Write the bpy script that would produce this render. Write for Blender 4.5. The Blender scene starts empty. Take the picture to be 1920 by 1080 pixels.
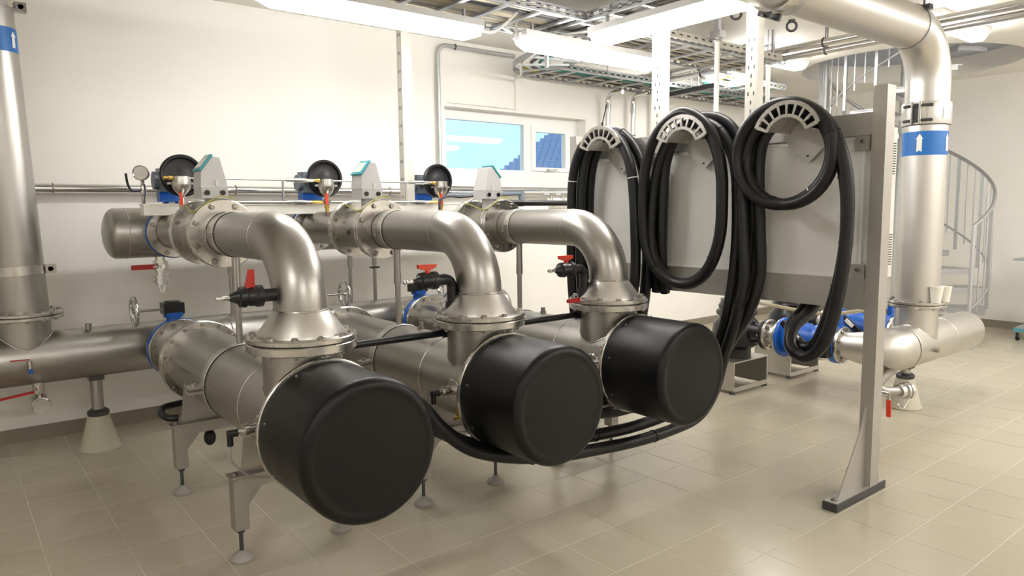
import bpy, bmesh, math, random
from mathutils import Vector, Matrix
random.seed(7)
S = bpy.context.scene
COL = S.collection
PI = math.pi
def rad(a): return a * PI / 180

# ------------------------------------------------------------------ camera
cam_d = bpy.data.cameras.new('camera'); cam = bpy.data.objects.new('camera', cam_d); COL.objects.link(cam)
cam_d.sensor_width = 36; cam_d.lens = 1345 * 36 / 1920; cam_d.clip_start = 0.05
RC = ((0.78145517, -0.62388092, -0.01002008), (-0.07497577, -0.07794579, -0.99413434), (0.61944043, 0.77762269, -0.10768709))
rt, dn, fw = [Vector(r).normalized() for r in RC]
M = Matrix.Identity(4)
for i in range(3):
    M[i][0] = rt[i]; M[i][1] = -dn[i]; M[i][2] = -fw[i]
M[2][3] = 1.6
cam.matrix_world = M
S.camera = cam

# ------------------------------------------------------------------ world (sky seen through the window)
w = bpy.data.worlds.new('sky'); S.world = w; w.use_nodes = True
nt = w.node_tree; bg = nt.nodes['Background']
tc = nt.nodes.new('ShaderNodeTexCoord'); nz = nt.nodes.new('ShaderNodeTexNoise'); rp = nt.nodes.new('ShaderNodeValToRGB')
nz.inputs['Scale'].default_value = 2.2; nz.inputs['Detail'].default_value = 5
nt.links.new(tc.outputs['Generated'], nz.inputs['Vector']); nt.links.new(nz.outputs['Fac'], rp.inputs['Fac'])
rp.color_ramp.elements[0].position = .48; rp.color_ramp.elements[0].color = (0.46, 0.78, 1, 1)
rp.color_ramp.elements[1].position = .7; rp.color_ramp.elements[1].color = (0.85, 0.95, 1, 1)
nt.links.new(rp.outputs['Color'], bg.inputs['Color']); bg.inputs['Strength'].default_value = .40

S.view_settings.view_transform = 'Standard'; S.view_settings.look = 'None'
S.view_settings.gamma = 1; S.view_settings.use_curve_mapping = False
S.view_settings.exposure = 1.72
LAMP = 11.0          # emission of the fluorescent diffusers

# ------------------------------------------------------------------ materials
MATS = {}
def mat(name, col, rough=.5, metal=0., noise=0., nscale=20., rnoise=0., bump=0., bscale=60., emit=None, spec=None, stretch=None, trans=None, coat=0):
    m = bpy.data.materials.new(name); m.use_nodes = True; t = m.node_tree; b = t.nodes['Principled BSDF']
    b.inputs['Base Color'].default_value = (*col, 1); b.inputs['Roughness'].default_value = rough; b.inputs['Metallic'].default_value = metal
    if spec is not None: b.inputs['Specular IOR Level'].default_value = spec
    if coat: b.inputs['Coat Weight'].default_value = coat; b.inputs['Coat Roughness'].default_value = .1
    if trans: b.inputs['Transmission Weight'].default_value = trans
    if emit: b.inputs['Emission Color'].default_value = (*emit[0], 1); b.inputs['Emission Strength'].default_value = emit[1]
    if noise or rnoise or bump:
        c = t.nodes.new('ShaderNodeTexCoord'); mp = t.nodes.new('ShaderNodeMapping'); n = t.nodes.new('ShaderNodeTexNoise')
        t.links.new(c.outputs['Object'], mp.inputs['Vector']); t.links.new(mp.outputs['Vector'], n.inputs['Vector'])
        if stretch: mp.inputs['Scale'].default_value = stretch
        n.inputs['Scale'].default_value = nscale; n.inputs['Detail'].default_value = 5
        if noise:
            mx = t.nodes.new('ShaderNodeMix'); mx.data_type = 'RGBA'
            mx.inputs[6].default_value = (*[c_ * (1 - noise) for c_ in col], 1); mx.inputs[7].default_value = (*[min(1, c_ * (1 + noise)) for c_ in col], 1)
            t.links.new(n.outputs['Fac'], mx.inputs[0]); t.links.new(mx.outputs[2], b.inputs['Base Color'])
        if rnoise:
            mr = t.nodes.new('ShaderNodeMapRange'); mr.inputs[1].default_value = .3; mr.inputs[2].default_value = .7
            mr.inputs[3].default_value = max(.02, rough - rnoise); mr.inputs[4].default_value = min(1, rough + rnoise)
            t.links.new(n.outputs['Fac'], mr.inputs[0]); t.links.new(mr.outputs[0], b.inputs['Roughness'])
        if bump:
            n2 = t.nodes.new('ShaderNodeTexNoise'); n2.inputs['Scale'].default_value = bscale; n2.inputs['Detail'].default_value = 4
            t.links.new(c.outputs['Object'], n2.inputs['Vector'])
            bp = t.nodes.new('ShaderNodeBump'); bp.inputs['Strength'].default_value = bump; bp.inputs['Distance'].default_value = .002
            t.links.new(n2.outputs['Fac'], bp.inputs['Height']); t.links.new(bp.outputs['Normal'], b.inputs['Normal'])
    MATS[name] = m; return m
mat('wall', (.88, .86, .81), .75, noise=.02, nscale=3, bump=.15, bscale=120)
mat('wall_far', (.86, .84, .795), .75, noise=.03, nscale=3)
mat('ceiling', (.84, .81, .75), .55)
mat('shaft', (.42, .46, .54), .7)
mat('steel', (.415, .40, .375), .36, 1, noise=.03, nscale=5, rnoise=.03)
mat('steel_satin', (.60, .58, .55), .40, 1, noise=.025, nscale=6, rnoise=.03)
mat('steel_flange', (.56, .54, .505), .27, 1, noise=.02, nscale=12, rnoise=.03)
mat('chrome', (.66, .65, .64), .14, 1)
mat('rack_steel', (.46, .44, .41), .46, .55, noise=.04, nscale=4)
mat('frame_steel', (.38, .36, .33), .42, .7, noise=.04, nscale=4)
mat('bolt', (.36, .34, .315), .30, 1)
mat('galv', (.52, .53, .55), .40, .8, noise=.05, nscale=15, rnoise=.04)
mat('galv_paint', (.42, .43, .45), .45, .6, noise=.05, nscale=12)
mat('dark_metal', (.10, .10, .11), .4, .8)
mat('drum_black', (.0042, .0042, .0050), .37, 0, spec=.30, rnoise=.06, nscale=4, bump=.25, bscale=400)
mat('rubber', (.008, .008, .0095), .40, 0, spec=.4, rnoise=.08, nscale=8)
mat('plastic_black', (.007, .007, .009), .32)
mat('gasket', (.02, .02, .02), .7)
mat('blue', (.008, .10, .46), .35, noise=.05)
mat('blue_band', (.012, .15, .50), .4)
mat('red', (.42, .012, .010), .35)
mat('orange_red', (.62, .045, .012), .4)
mat('grey_plastic', (.60, .59, .60), .45)
mat('teal', (.03, .34, .40), .4)
mat('display', (.62, .66, .60), .25)
mat('white_paint', (.80, .78, .72), .45)
mat('white', (.85, .85, .83), .5)
mat('strut', (.55, .53, .475), .45, .2)
mat('slot', (.06, .06, .06), .8)
mat('cabinet', (.76, .75, .725), .5, noise=.02)
mat('brass', (.62, .42, .13), .28, 1)
mat('grey_blue', (.15, .18, .22), .45, .3)
mat('cone', (.52, .49, .38), .55, noise=.05)
mat('foot', (.36, .34, .31), .6)
mat('tile', (.49, .44, .345), .22, noise=.03, nscale=3, rnoise=.03, bump=.03, bscale=40)
mat('grout', (.56, .52, .44), .8)
mat('skirting', (.27, .235, .18), .5, noise=.08)
mat('glass', (1, 1, 1), .02, trans=1)
mat('lamp', (1, 1, 1), .5, emit=((1.0, .975, .935), LAMP))
mat('lamp_body', (.62, .61, .60), .5)
mat('cable_beige', (.62, .56, .42), .5)
mat('cable_grey', (.35, .34, .32), .5)
mat('cable_dark', (.05, .05, .06), .5)
mat('cable_green', (.02, .25, .20), .5)
mat('cable_yellow', (.42, .38, .05), .5)
mat('cable_orange', (.55, .20, .07), .5)
mat('cable_white', (.80, .78, .74), .5)
mat('roof', (.17, .28, .50), .7, noise=.15)
mat('cup', (.88, .86, .80), .5)
mat('cart_blue', (.10, .30, .36), .4)

# ------------------------------------------------------------------ mesh builder
def V(*a): return Vector(a)
def frame_of(d):
    d = Vector(d).normalized()
    up = Vector((0, 0, 1)) if abs(d.z) < .95 else Vector((1, 0, 0))
    a = d.cross(up).normalized(); b = a.cross(d).normalized()
    return d, a, b
class MB:
    def __init__(s): s.v = []; s.f = []
    def add(s, vs, fs):
        n = len(s.v); s.v += [Vector(p) for p in vs]; s.f += [tuple(i + n for i in f) for f in fs]; return s
    def bx(s, x0, x1, y0, y1, z0, z1):
        return s.add([(x0, y0, z0), (x1, y0, z0), (x1, y1, z0), (x0, y1, z0), (x0, y0, z1), (x1, y0, z1), (x1, y1, z1), (x0, y1, z1)],
                     [(3, 2, 1, 0), (4, 5, 6, 7), (0, 1, 5, 4), (1, 2, 6, 5), (2, 3, 7, 6), (3, 0, 4, 7)])
    def bar(s, p0, p1, wa, wb, up=None):      # rectangular bar between two points
        p0 = Vector(p0); p1 = Vector(p1); d, a, b = frame_of(p1 - p0)
        if up is not None:
            b = Vector(up) - d * d.dot(Vector(up)); b.normalize(); a = d.cross(b)
        vs = []
        for p in (p0, p1):
            vs += [p - a * wa / 2 - b * wb / 2, p + a * wa / 2 - b * wb / 2, p + a * wa / 2 + b * wb / 2, p - a * wa / 2 + b * wb / 2]
        return s.add(vs, [(3, 2, 1, 0), (4, 5, 6, 7), (0, 1, 5, 4), (1, 2, 6, 5), (2, 3, 7, 6), (3, 0, 4, 7)])
    def lathe(s, p, d, prof, n=40, a0=0, a1=2 * PI):
        p = Vector(p); d, a, b = frame_of(d); full = abs(a1 - a0 - 2 * PI) < 1e-6
        k = n if full else n + 1
        vs = []; fs = []
        for (t, r) in prof:
            for j in range(k):
                an = a0 + (a1 - a0) * j / n
                vs.append(p + d * t + (a * math.cos(an) + b * math.sin(an)) * r)
        for i in range(len(prof) - 1):
            for j in range(n):
                j2 = (j + 1) % k
                fs.append((i * k + j, i * k + j2, (i + 1) * k + j2, (i + 1) * k + j))
        if full:
            if prof[0][1] > 1e-6 and prof[0] != prof[-1]: fs.append(tuple(reversed(range(k))))
            if prof[-1][1] > 1e-6 and prof[0] != prof[-1]: fs.append(tuple(range((len(prof) - 1) * k, len(prof) * k)))
        return s.add(vs, fs)
    def cyl(s, p0, p1, r0, r1=None, n=32):
        p0 = Vector(p0); p1 = Vector(p1)
        return s.lathe(p0, p1 - p0, [(0, r0), ((p1 - p0).length, r0 if r1 is None else r1)], n)
    def disc(s, p0, p1, r, bev=.004, n=48, ri=None):   # flange with chamfered rim (optional bore)
        p0 = Vector(p0); p1 = Vector(p1); L = (p1 - p0).length
        pr = [(0, r - bev), (bev, r), (L - bev, r), (L, r - bev)]
        if ri: pr = [(0, ri)] + pr + [(L, ri), (0, ri)]
        return s.lathe(p0, p1 - p0, pr, n)
    def tube(s, pts, r, n=14, closed=False, rs=None):
        pts = [Vector(p) for p in pts]; N = len(pts); vs = []; fs = []
        T = []
        for i in range(N):
            if closed: t = pts[(i + 1) % N] - pts[i - 1]
            else: t = pts[min(i + 1, N - 1)] - pts[max(i - 1, 0)]
            T.append(t.normalized())
        _, a, b = frame_of(T[0])
        for i in range(N):
            if i:
                ax = T[i - 1].cross(T[i])
                if ax.length > 1e-7:
                    q = Matrix.Rotation(T[i - 1].angle(T[i]), 3, ax.normalized()); a = q @ a
                a = (a - T[i] * a.dot(T[i])).normalized()
            b = T[i].cross(a)
            rr = rs[i] if rs else r
            for j in range(n):
                an = 2 * PI * j / n; vs.append(pts[i] + (a * math.cos(an) + b * math.sin(an)) * rr)
        for i in range(N if closed else N - 1):
            i2 = (i + 1) % N
            for j in range(n):
                j2 = (j + 1) % n; fs.append((i * n + j, i * n + j2, i2 * n + j2, i2 * n + j))
        if not closed: fs.append(tuple(reversed(range(n)))); fs.append(tuple(range((N - 1) * n, N * n)))
        return s.add(vs, fs)
    def torus(s, c, d, R, r, n=40, m=10, a0=0, a1=2 * PI):
        c = Vector(c); d, a, b = frame_of(d); full = abs(a1 - a0 - 2 * PI) < 1e-6
        k = n if full else n + 1
        return s.tube([c + (a * math.cos(a0 + (a1 - a0) * j / n) + b * math.sin(a0 + (a1 - a0) * j / n)) * R for j in range(k)], r, m, closed=full)
    def prism(s, poly, off):
        off = Vector(off); poly = [Vector(p) for p in poly]; n = len(poly)
        return s.add(poly + [p + off for p in poly], [tuple(reversed(range(n))), tuple(range(n, 2 * n))] + [(i, (i + 1) % n, (i + 1) % n + n, i + n) for i in range(n)])
    def sphere(s, c, r, n=16, m=8, sz=1):
        return s.lathe(Vector(c) - Vector((0, 0, r * sz)), (0, 0, 1), [(r * sz * (1 - math.cos(PI * i / m)), max(1e-5, r * math.sin(PI * i / m))) for i in range(m + 1)], n)
    def mesh(s, name, off=(0, 0, 0), sharp=38):
        me = bpy.data.meshes.new(name); off = Vector(off)
        me.from_pydata([p - off for p in s.v], [], s.f); me.update()
        bm = bmesh.new(); bm.from_mesh(me); bmesh.ops.recalc_face_normals(bm, faces=bm.faces); bm.to_mesh(me); bm.free()
        for p in me.polygons: p.use_smooth = True
        me.set_sharp_from_angle(angle=rad(sharp))
        return me
def bez(pts, k=8, closed=False):      # Catmull-Rom smoothing
    P = [Vector(p) for p in pts]; out = []; N = len(P)
    for i in range(N if closed else N - 1):
        if closed: p0, p1, p2, p3 = P[i - 1], P[i], P[(i + 1) % N], P[(i + 2) % N]
        else: p0, p1, p2, p3 = P[max(i - 1, 0)], P[i], P[i + 1], P[min(i + 2, N - 1)]
        for j in range(k):
            t = j / k
            out.append(.5 * (2 * p1 + (p2 - p0) * t + (2 * p0 - 5 * p1 + 4 * p2 - p3) * t * t + (3 * p1 - p0 - 3 * p2 + p3) * t ** 3))
    if not closed: out.append(P[-1])
    return out
def arc(c, u, v, r, a0, a1, n=12):
    c = Vector(c); u = Vector(u); v = Vector(v)
    return [c + (u * math.cos(rad(a0 + (a1 - a0) * i / n)) + v * math.sin(rad(a0 + (a1 - a0) * i / n))) * r for i in range(n + 1)]

# ------------------------------------------------------------------ scene objects
class Thing:
    def __init__(s, name, label, cat, loc=(0, 0, 0), group=None):
        s.o = bpy.data.objects.new(name, None); COL.objects.link(s.o); s.o.empty_display_size = .05
        s.loc = Vector(loc); s.o.location = s.loc
        s.o['label'] = label; s.o['category'] = cat
        if group: s.o['group'] = group
    def part(s, name, mb, m, parent=None, label=None, kind=None):
        o = bpy.data.objects.new(name, mb.mesh(name, s.loc)); COL.objects.link(o); o.data.materials.append(MATS[m]); o.parent = parent or s.o
        if label: o['label'] = label
        if kind: o['kind'] = kind
        return o
    def inst(s, name, me, mtx, parent=None):
        o = bpy.data.objects.new(name, me); COL.objects.link(o); o.parent = parent or s.o
        o.matrix_local = Matrix.Translation(-s.loc) @ mtx
        return o
def single(name, mb, m, label, cat, loc=(0, 0, 0), group=None, kind=None):
    o = bpy.data.objects.new(name, mb.mesh(name, loc)); COL.objects.link(o); o.location = loc; o.data.materials.append(MATS[m])
    o['label'] = label; o['category'] = cat
    if group: o['group'] = group
    if kind: o['kind'] = kind
    return o
def struct(name, mb, m, label=None, parent=None):
    o = bpy.data.objects.new(name, mb.mesh(name)); COL.objects.link(o); o.data.materials.append(MATS[m])
    if parent: o.parent = parent
    else:
        o['kind'] = 'structure'
        if label: o['label'] = label
    return o
def copy_tree(o, parent=None):
    c = o.copy(); COL.objects.link(c); c.parent = parent
    for ch in list(o.children): copy_tree(ch, c)
    return c
def copy_thing(t, dx=0, dy=0, label=None):
    c = copy_tree(t.o); c.location = t.loc + Vector((dx, dy, 0))
    if label: c['label'] = label
    return c
def mesh_of(mb, m, name):
    me = mb.mesh(name); me.materials.append(MATS[m]); return me
BOLT = mesh_of(MB().lathe((0, 0, 0), (0, 0, 1), [(0, 1.15), (.18, 1.15)], 12).lathe((0, 0, .18), (0, 0, 1), [(0, .95), (.62, .95), (.75, .8)], 6), 'bolt', 'bolt')
NUT = mesh_of(MB().lathe((0, 0, 0), (0, 0, 1), [(0, .95), (.7, .95)], 6).cyl((0, 0, .7), (0, 0, 1.15), .55, n=8), 'bolt', 'nut')
def bolts(t, parent, c, d, R, n, size, ph=0., me=None, a0=0, a1=360):
    c = Vector(c); d, a, b = frame_of(d)
    for i in range(n):
        an = rad(a0 + (a1 - a0) * (i + ph) / n); p = c + (a * math.cos(an) + b * math.sin(an)) * R
        m4 = Matrix((( a.x, b.x, d.x, p.x), (a.y, b.y, d.y, p.y), (a.z, b.z, d.z, p.z), (0, 0, 0, 1)))
        if a.cross(b).dot(d) < 0: m4 = Matrix(((b.x, a.x, d.x, p.x), (b.y, a.y, d.y, p.y), (b.z, a.z, d.z, p.z), (0, 0, 0, 1)))
        t.inst('bolt' if me is None else 'nut', me or BOLT, m4 @ Matrix.Rotation(an * 1.7, 4, 'Z') @ Matrix.Scale(size, 4), parent)
def ball_valve(t, p, d, hd, L=.12, r=.025, hl=.11, hm='red', parent=None):
    """chrome ball valve along d with a lever pointing along hd"""
    p = Vector(p); d = Vector(d).normalized(); hd = Vector(hd).normalized(); s = hd.cross(d).normalized()
    b = t.part('valve_body', MB().lathe(p, d, [(0, r), (.2 * L, r), (.22 * L, r * .8), (.3 * L, r * 1.15), (.62 * L, r * 1.15), (.7 * L, r * .8), (.72 * L, r * 1.05), (L, r * 1.05)], 16), 'chrome', parent)
    c = p + d * L * .45
    st = c - s * r * 1.6 if s.z < 0 else c + s * r * 1.6
    h = MB().cyl(c, st, r * .4, n=8).bar(st, st + hd * hl * .4, .018, .005, up=st - c)
    h2 = MB().bar(st + hd * hl * .36, st + hd * hl, .022, .012, up=st - c)
    q = t.part('lever', h, 'chrome', b if parent is None else parent)
    t.part('lever_grip', h2, hm, b if parent is None else parent)
    return b

# ================================================================== SETTING
X0, X1, Y0, Y1, ZC = -3.0, 10.8, -3.0, 6.05, 3.27
fl = struct('floor', MB().bx(X0 - .3, X1 + .3, Y0 - .3, Y1 + .3, -.2, -.0014), 'grout', 'beige ceramic tiled floor with pale joints')
# tiles
TX, TY, PX, PY = .3265, .3275, .28, 1.433
def tile_mb(x, y):
    g = .0022; b = .003
    x0, x1, y0, y1 = x + g, x + TX - g, y + g, y + TY - g
    return x0, x1, y0, y1
tile_me = None
cells = []
i0 = math.ceil((X0 - PX) / TX); i1 = int((X1 - PX) / TX); j0 = math.ceil((Y0 - PY) / TY); j1 = int((Y1 - PY) / TY)
vis = []
for i in range(i0, i1):
    for j in range(j0, j1):
        cx, cy = PX + (i + .5) * TX, PY + (j + .5) * TY
        q = Vector((cx, cy, -1.6)); z = fw.dot(q)
        inside = False
        if z > .5:
            u = 960 + 1345 * rt.dot(q) / z; v = 540 + 1345 * dn.dot(q) / z
            inside = -60 < u < 1980 and -40 < v < 1160
        cells.append((i, j)); 
        if inside: vis.append((z, i, j))
vis.sort()
own = set((i, j) for _, i, j in vis[:300])
mbt = MB(); g = .0019; b = .0016
hx, hy = TX / 2 - g, TY / 2 - g
mbt.add([(-hx, -hy, -.006), (hx, -hy, -.006), (hx, hy, -.006), (-hx, hy, -.006), (-hx + b, -hy + b, 0), (hx - b, -hy + b, 0), (hx - b, hy - b, 0), (-hx + b, hy - b, 0)],
        [(4, 5, 6, 7), (0, 1, 5, 4), (1, 2, 6, 5), (2, 3, 7, 6), (3, 0, 4, 7)])
tile_me = mesh_of(mbt, 'tile', 'tile')
rest = MB()
for (i, j) in cells:
    cx, cy = PX + (i + .5) * TX, PY + (j + .5) * TY
    dz = random.uniform(-.0004, .0004)
    if (i, j) in own:
        o = bpy.data.objects.new('tile', tile_me); COL.objects.link(o); o.parent = fl; o.location = (cx, cy, dz)
        o.rotation_euler = (random.uniform(-.0012, .0012), random.uniform(-.0012, .0012), 0)
    else:
        rest.add([p + Vector((cx, cy, dz)) for p in mbt.v], mbt.f)
# edge strips up to the walls
ex0, ex1, ey0, ey1 = PX + i0 * TX, PX + i1 * TX, PY + j0 * TY, PY + j1 * TY
rest.bx(X0, ex0 - .004, Y0, Y1, -.006, 0).bx(ex1 + .004, X1, Y0, Y1, -.006, 0).bx(ex0, ex1, Y0, ey0 - .004, -.006, 0).bx(ex0, ex1, ey1 + .004, Y1, -.006, 0)
ro = struct('distant_tiles', rest, 'tile', parent=fl); ro['kind'] = 'stuff'

WX0, WX1, WZ0, WZ1 = 3.99, 5.93, 1.87, 2.63
wb = MB().bx(X0 - .3, WX0, Y1, Y1 + .3, 0, 3.7).bx(WX1, X1 + .3, Y1, Y1 + .3, 0, 3.7).bx(WX0, WX1, Y1, Y1 + .3, 0, WZ0).bx(WX0, WX1, Y1, Y1 + .3, WZ1, 3.7)
struct('wall_back', wb, 'wall', 'white painted wall behind the pipe headers')
struct('wall_right', MB().bx(X1, X1 + .3, Y0 - .3, Y1 + .3, 0, 3.7), 'wall_far', 'pale wall behind the spiral stair')
struct('wall_left', MB().bx(X0 - .3, X0, Y0 - .3, Y1, 0, 3.7), 'wall')
struct('wall_front', MB().bx(X0, X1, Y0 - .3, Y0, 0, 3.7), 'wall')
struct('baseboard_back', MB().bx(X0, X1 - .012, Y1 - .012, Y1, 0, .1), 'skirting', 'brown tile skirting along the white wall')
struct('baseboard_right', MB().bx(X1 - .012, X1, Y0, Y1, 0, .1), 'skirting', 'brown tile skirting below the stair wall')
# ceiling with the round stair opening
HX, HY, HR, SB = 9.2, 3.92, 1.18, .22
cm = MB(); n = 64; bxr = 1.4
for zz in (ZC,):
    ring = [V(HX + HR * math.cos(2 * PI * k / n), HY + HR * math.sin(2 * PI * k / n), zz) for k in range(n)]
    sq = []
    for k in range(n):
        a = 2 * PI * k / n; c, s_ = math.cos(a), math.sin(a); m_ = bxr / max(abs(c), abs(s_)); sq.append(V(HX + c * m_, HY + s_ * m_, zz))
    up = [p + V(0, 0, SB) for p in ring]
    cm.add(ring + sq + up, [(k, (k + 1) % n, n + (k + 1) % n, n + k) for k in range(n)] + [(k, (k + 1) % n, 2 * n + (k + 1) % n, 2 * n + k) for k in range(n)])
A, B, C_, D = HX - bxr, HX + bxr, HY - bxr, HY + bxr
cm.bx(X0, A, Y0, Y1, ZC, ZC + SB).bx(B, X1, Y0, Y1, ZC, ZC + SB).bx(A, B, Y0, C_, ZC, ZC + SB).bx(A, B, D, Y1, ZC, ZC + SB)
struct('ceiling', cm, 'ceiling', 'pale ceiling with a round opening for the spiral stair')
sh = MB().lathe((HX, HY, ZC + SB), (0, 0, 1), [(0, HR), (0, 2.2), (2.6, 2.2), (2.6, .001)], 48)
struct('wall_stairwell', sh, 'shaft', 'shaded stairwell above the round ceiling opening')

# window
wn = MB().bx(WX0, WX1, 6.18, 6.25, WZ0, 2.035).bx(WX0, WX1, 6.18, 6.25, 2.53, WZ1).bx(WX0, 4.09, 6.18, 6.25, 2.035, 2.53).bx(5.11, 5.21, 6.18, 6.25, 2.035, 2.53).bx(5.80, WX1, 6.18, 6.25, 2.035, 2.53)
wo = struct('window_1', wn, 'white', 'white framed window with two panes high in the back wall')
struct('sash', MB().bx(5.21, 5.27, 6.165, 6.24, 2.035, 2.53).bx(5.72, 5.80, 6.165, 6.24, 2.035, 2.53).bx(5.27, 5.72, 6.165, 6.24, 2.035, 2.075).bx(5.27, 5.72, 6.165, 6.24, 2.465, 2.53), 'white', parent=wo)
struct('pane', MB().bx(4.09, 5.11, 6.212, 6.218, 2.035, 2.53), 'glass', parent=wo)
struct('pane', MB().bx(5.27, 5.72, 6.212, 6.218, 2.075, 2.465), 'glass', parent=wo)
struct('window_handle', MB().bx(5.42, 5.45, 6.14, 6.165, 2.03, 2.06).bar((5.435, 6.135, 2.045), (5.56, 6.135, 2.055), .018, .012), 'chrome', parent=wo)
struct('window_board', MB().bx(WX0 - .03, WX1 + .03, 5.99, 6.18, WZ0 - .025, WZ0), 'white', parent=wo)

# ================================================================== neighbouring roof outside
rf = Thing('house_roof', 'blue-grey tiled roof of a neighbouring house seen through the window', 'roof', (14.5, 16, 0))
rf.part('house_wall', MB().bx(11.4, 20, 19.5, 20, 0, 1.95), 'roof')
NRC, HRC, XR0, XRS = 26, .105, 11.2, 1.757
sl = MB()
for k in range(NRC):
    z0 = 1.9 + k * HRC; x0 = XR0 + k * HRC * XRS
    sl.bx(x0, 20, 15.9 + k * .02, 16.05 + k * .02, z0, z0 + HRC + .02)
rf.part('roof_slope', sl, 'roof')
for k in range(NRC):
    z0 = 1.9 + k * HRC; x0 = XR0 + k * HRC * XRS; rt_ = MB()
    for q in range(24):
        xx = x0 + .05 + q * .24 + (k % 2) * .12
        if xx < 17.5: rt_.bx(xx, xx + .19, 15.87 + k * .02, 15.9 + k * .02, z0 + .005, z0 + HRC - .02)
    rf.part('tile_course', rt_, 'roof')

# ================================================================== LIGHT FITTINGS
def ceiling_light(c, L, along, label, rods=True, top=None):
    """fluorescent batten: c = centre of the underside"""
    c = Vector(c); t = Thing('ceiling_light', label, 'ceiling light', c, 'fluorescent batten lights')
    d = V(1, 0, 0) if along == 'x' else V(0, 1, 0); s = V(0, 1, 0) if along == 'x' else V(-1, 0, 0); u = V(0, 0, 1)
    def loop(o, w0, w1, zb, zt): return [c + d * o - s * w0 + u * zb, c + d * o + s * w0 + u * zb, c + d * o + s * w1 + u * zt, c + d * o - s * w1 + u * zt]
    vs = loop(-L / 2, .035, .07, .03, .085) + loop(-L / 2 + .09, .05, .08, 0, .085) + loop(L / 2 - .09, .05, .08, 0, .085) + loop(L / 2, .035, .07, .03, .085)
    fs = [(0, 1, 2, 3), (12, 13, 14, 15)]
    for k in range(3): fs += [(k * 4 + i, k * 4 + (i + 1) % 4, k * 4 + 4 + (i + 1) % 4, k * 4 + 4 + i) for i in range(4)]
    t.part('diffuser', MB().add(vs, fs), 'lamp')
    a, b = c - d * L / 2, c + d * L / 2
    t.part('housing', MB().bar(a + u * .106, b + u * .106, .172, .044, up=u), 'lamp_body')
    for e in (-1, 1):
        p = c + d * e * (L / 2 - .12)
        t.part('hanger_clip', MB().bar(p + u * .12, p + u * ((top or .2)), .03, .012, up=d), 'galv')
        t.part('end_cap', MB().bar(c + d * e * (L / 2 - .005) + u * .085, c + d * e * (L / 2 + .02) + u * .085, .06, .05, up=u), 'white')
    return t
ceiling_light((2.32, 4.26, 2.80), 1.57, 'x', 'long fluorescent batten light nearest the blank white wall', top=.2)
ceiling_light((4.28, 4.27, 2.80), 1.57, 'x', 'fluorescent batten light under the tray, pointing at the window', top=.2)
ceiling_light((3.95, 3.14, 2.81), 1.57, 'y', 'fluorescent batten light running out above the hose hangers', top=.2)
ceiling_light((7.2, 4.45, 3.13), 1.15, 'x', 'fluorescent batten light beside the stair balusters', top=.14)
ceiling_light((7.35, 2.72, 3.145), 1.15, 'x', 'fluorescent batten light beyond the large pipe elbow', top=.14)
ceiling_light((7.1, 5.0, 3.0), .6, 'x', 'small far light above the chrome ceiling pipes', top=.27)
ceiling_light((HX - .2, HY - 1.1, 4.5), 1.2, 'x', 'unseen batten light added upstairs to brighten the round stair opening', top=1.7)  # lamp added out of view to brighten the far rim of the opening
for x, y, lb in ((-1.3, .9, 'behind the camera on the riser side'), (.8, -1.6, 'nearest the front wall corner'), (4.4, -1.4, 'opposite the hose rack'), (6.4, .3, 'opposite the right pedestal'), (8.6, .3, 'opposite the trolley'), (6.6, -1.6, 'near the front wall middle'), (8.8, -1.6, 'near the front wall end')):  # unseen lamps added outside the frame to brighten the room
    ceiling_light((x, y, 3.0), 1.57, 'x', 'unseen batten light added over the open floor, ' + lb, top=.27)

# ================================================================== LOWER HEADER, LEFT RISER
ZV, YN, ZU = .685, 3.063, 1.487
UX = (1.237, 2.219, 3.2)
def pipe_x(x0, x1, y, z, r, dome0=False, dome1=False, n=48):
    L = x1 - x0; pr = []
    if dome0: pr += [(r * .45 * (1 - math.cos(a)) , max(1e-4, r * math.sin(a))) for a in [PI / 2 * k / 8 for k in range(9)]]
    else: pr += [(0, r)]
    if dome1: pr += [(L - r * .45 * (1 - math.cos(a)), max(1e-4, r * math.sin(a))) for a in [PI / 2 * (8 - k) / 8 for k in range(9)]]
    else: pr += [(L, r)]
    return MB().lathe((x0, y, z), (1, 0, 0), pr, n)
HYL, HZL, HRL = 5.5, .68, .168
t = Thing('lower_header_pipe', 'large stainless header pipe low along the white wall', 'pipe', (.76, HYL, 0))
hp = t.part('pipe', pipe_x(-2.2, 4.3, HYL, HZL, HRL, dome1=True), 'steel')
RX = .385
t.part('branch_neck', MB().cyl((RX, HYL, HZL), (RX, HYL, .955), .148, n=48), 'steel')
t.part('weld_seam', MB().tube([V(RX + .150 * math.cos(a), HYL + .150 * math.sin(a), HZL + math.sqrt(HRL ** 2 - (.150 * math.sin(a)) ** 2) + .002) for a in [2 * PI * k / 40 for k in range(40)]], .005, 6, closed=True), 'steel_flange')
f = t.part('flange', MB().disc((RX, HYL, .945), (RX, HYL, .966), .222), 'steel_flange')
bolts(t, f, (RX, HYL, .945), (0, 0, -1), .195, 12, .013, me=NUT)
t.part('plug', MB().lathe((.735, 5.45, HZL + .155), (0, 0, 1), [(0, .016), (.025, .016), (.025, .02), (.045, .02)], 10), 'bolt')
sv = t.part('sample_cock', MB().cyl((.385, 5.335, .685), (.385, 5.29, .685), .011, n=10).cyl((.385, 5.29, .70), (.385, 5.29, .645), .012, n=10), 'chrome')
t.part('sample_lever', MB().bar((.385, 5.285, .71), (.285, 5.285, .713), .012, .006), 'red', sv)
t.part('sample_hose_tail', MB().cyl((.385, 5.285, .65), (.385, 5.28, .62), .012, n=8), 'blue', sv)
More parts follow.
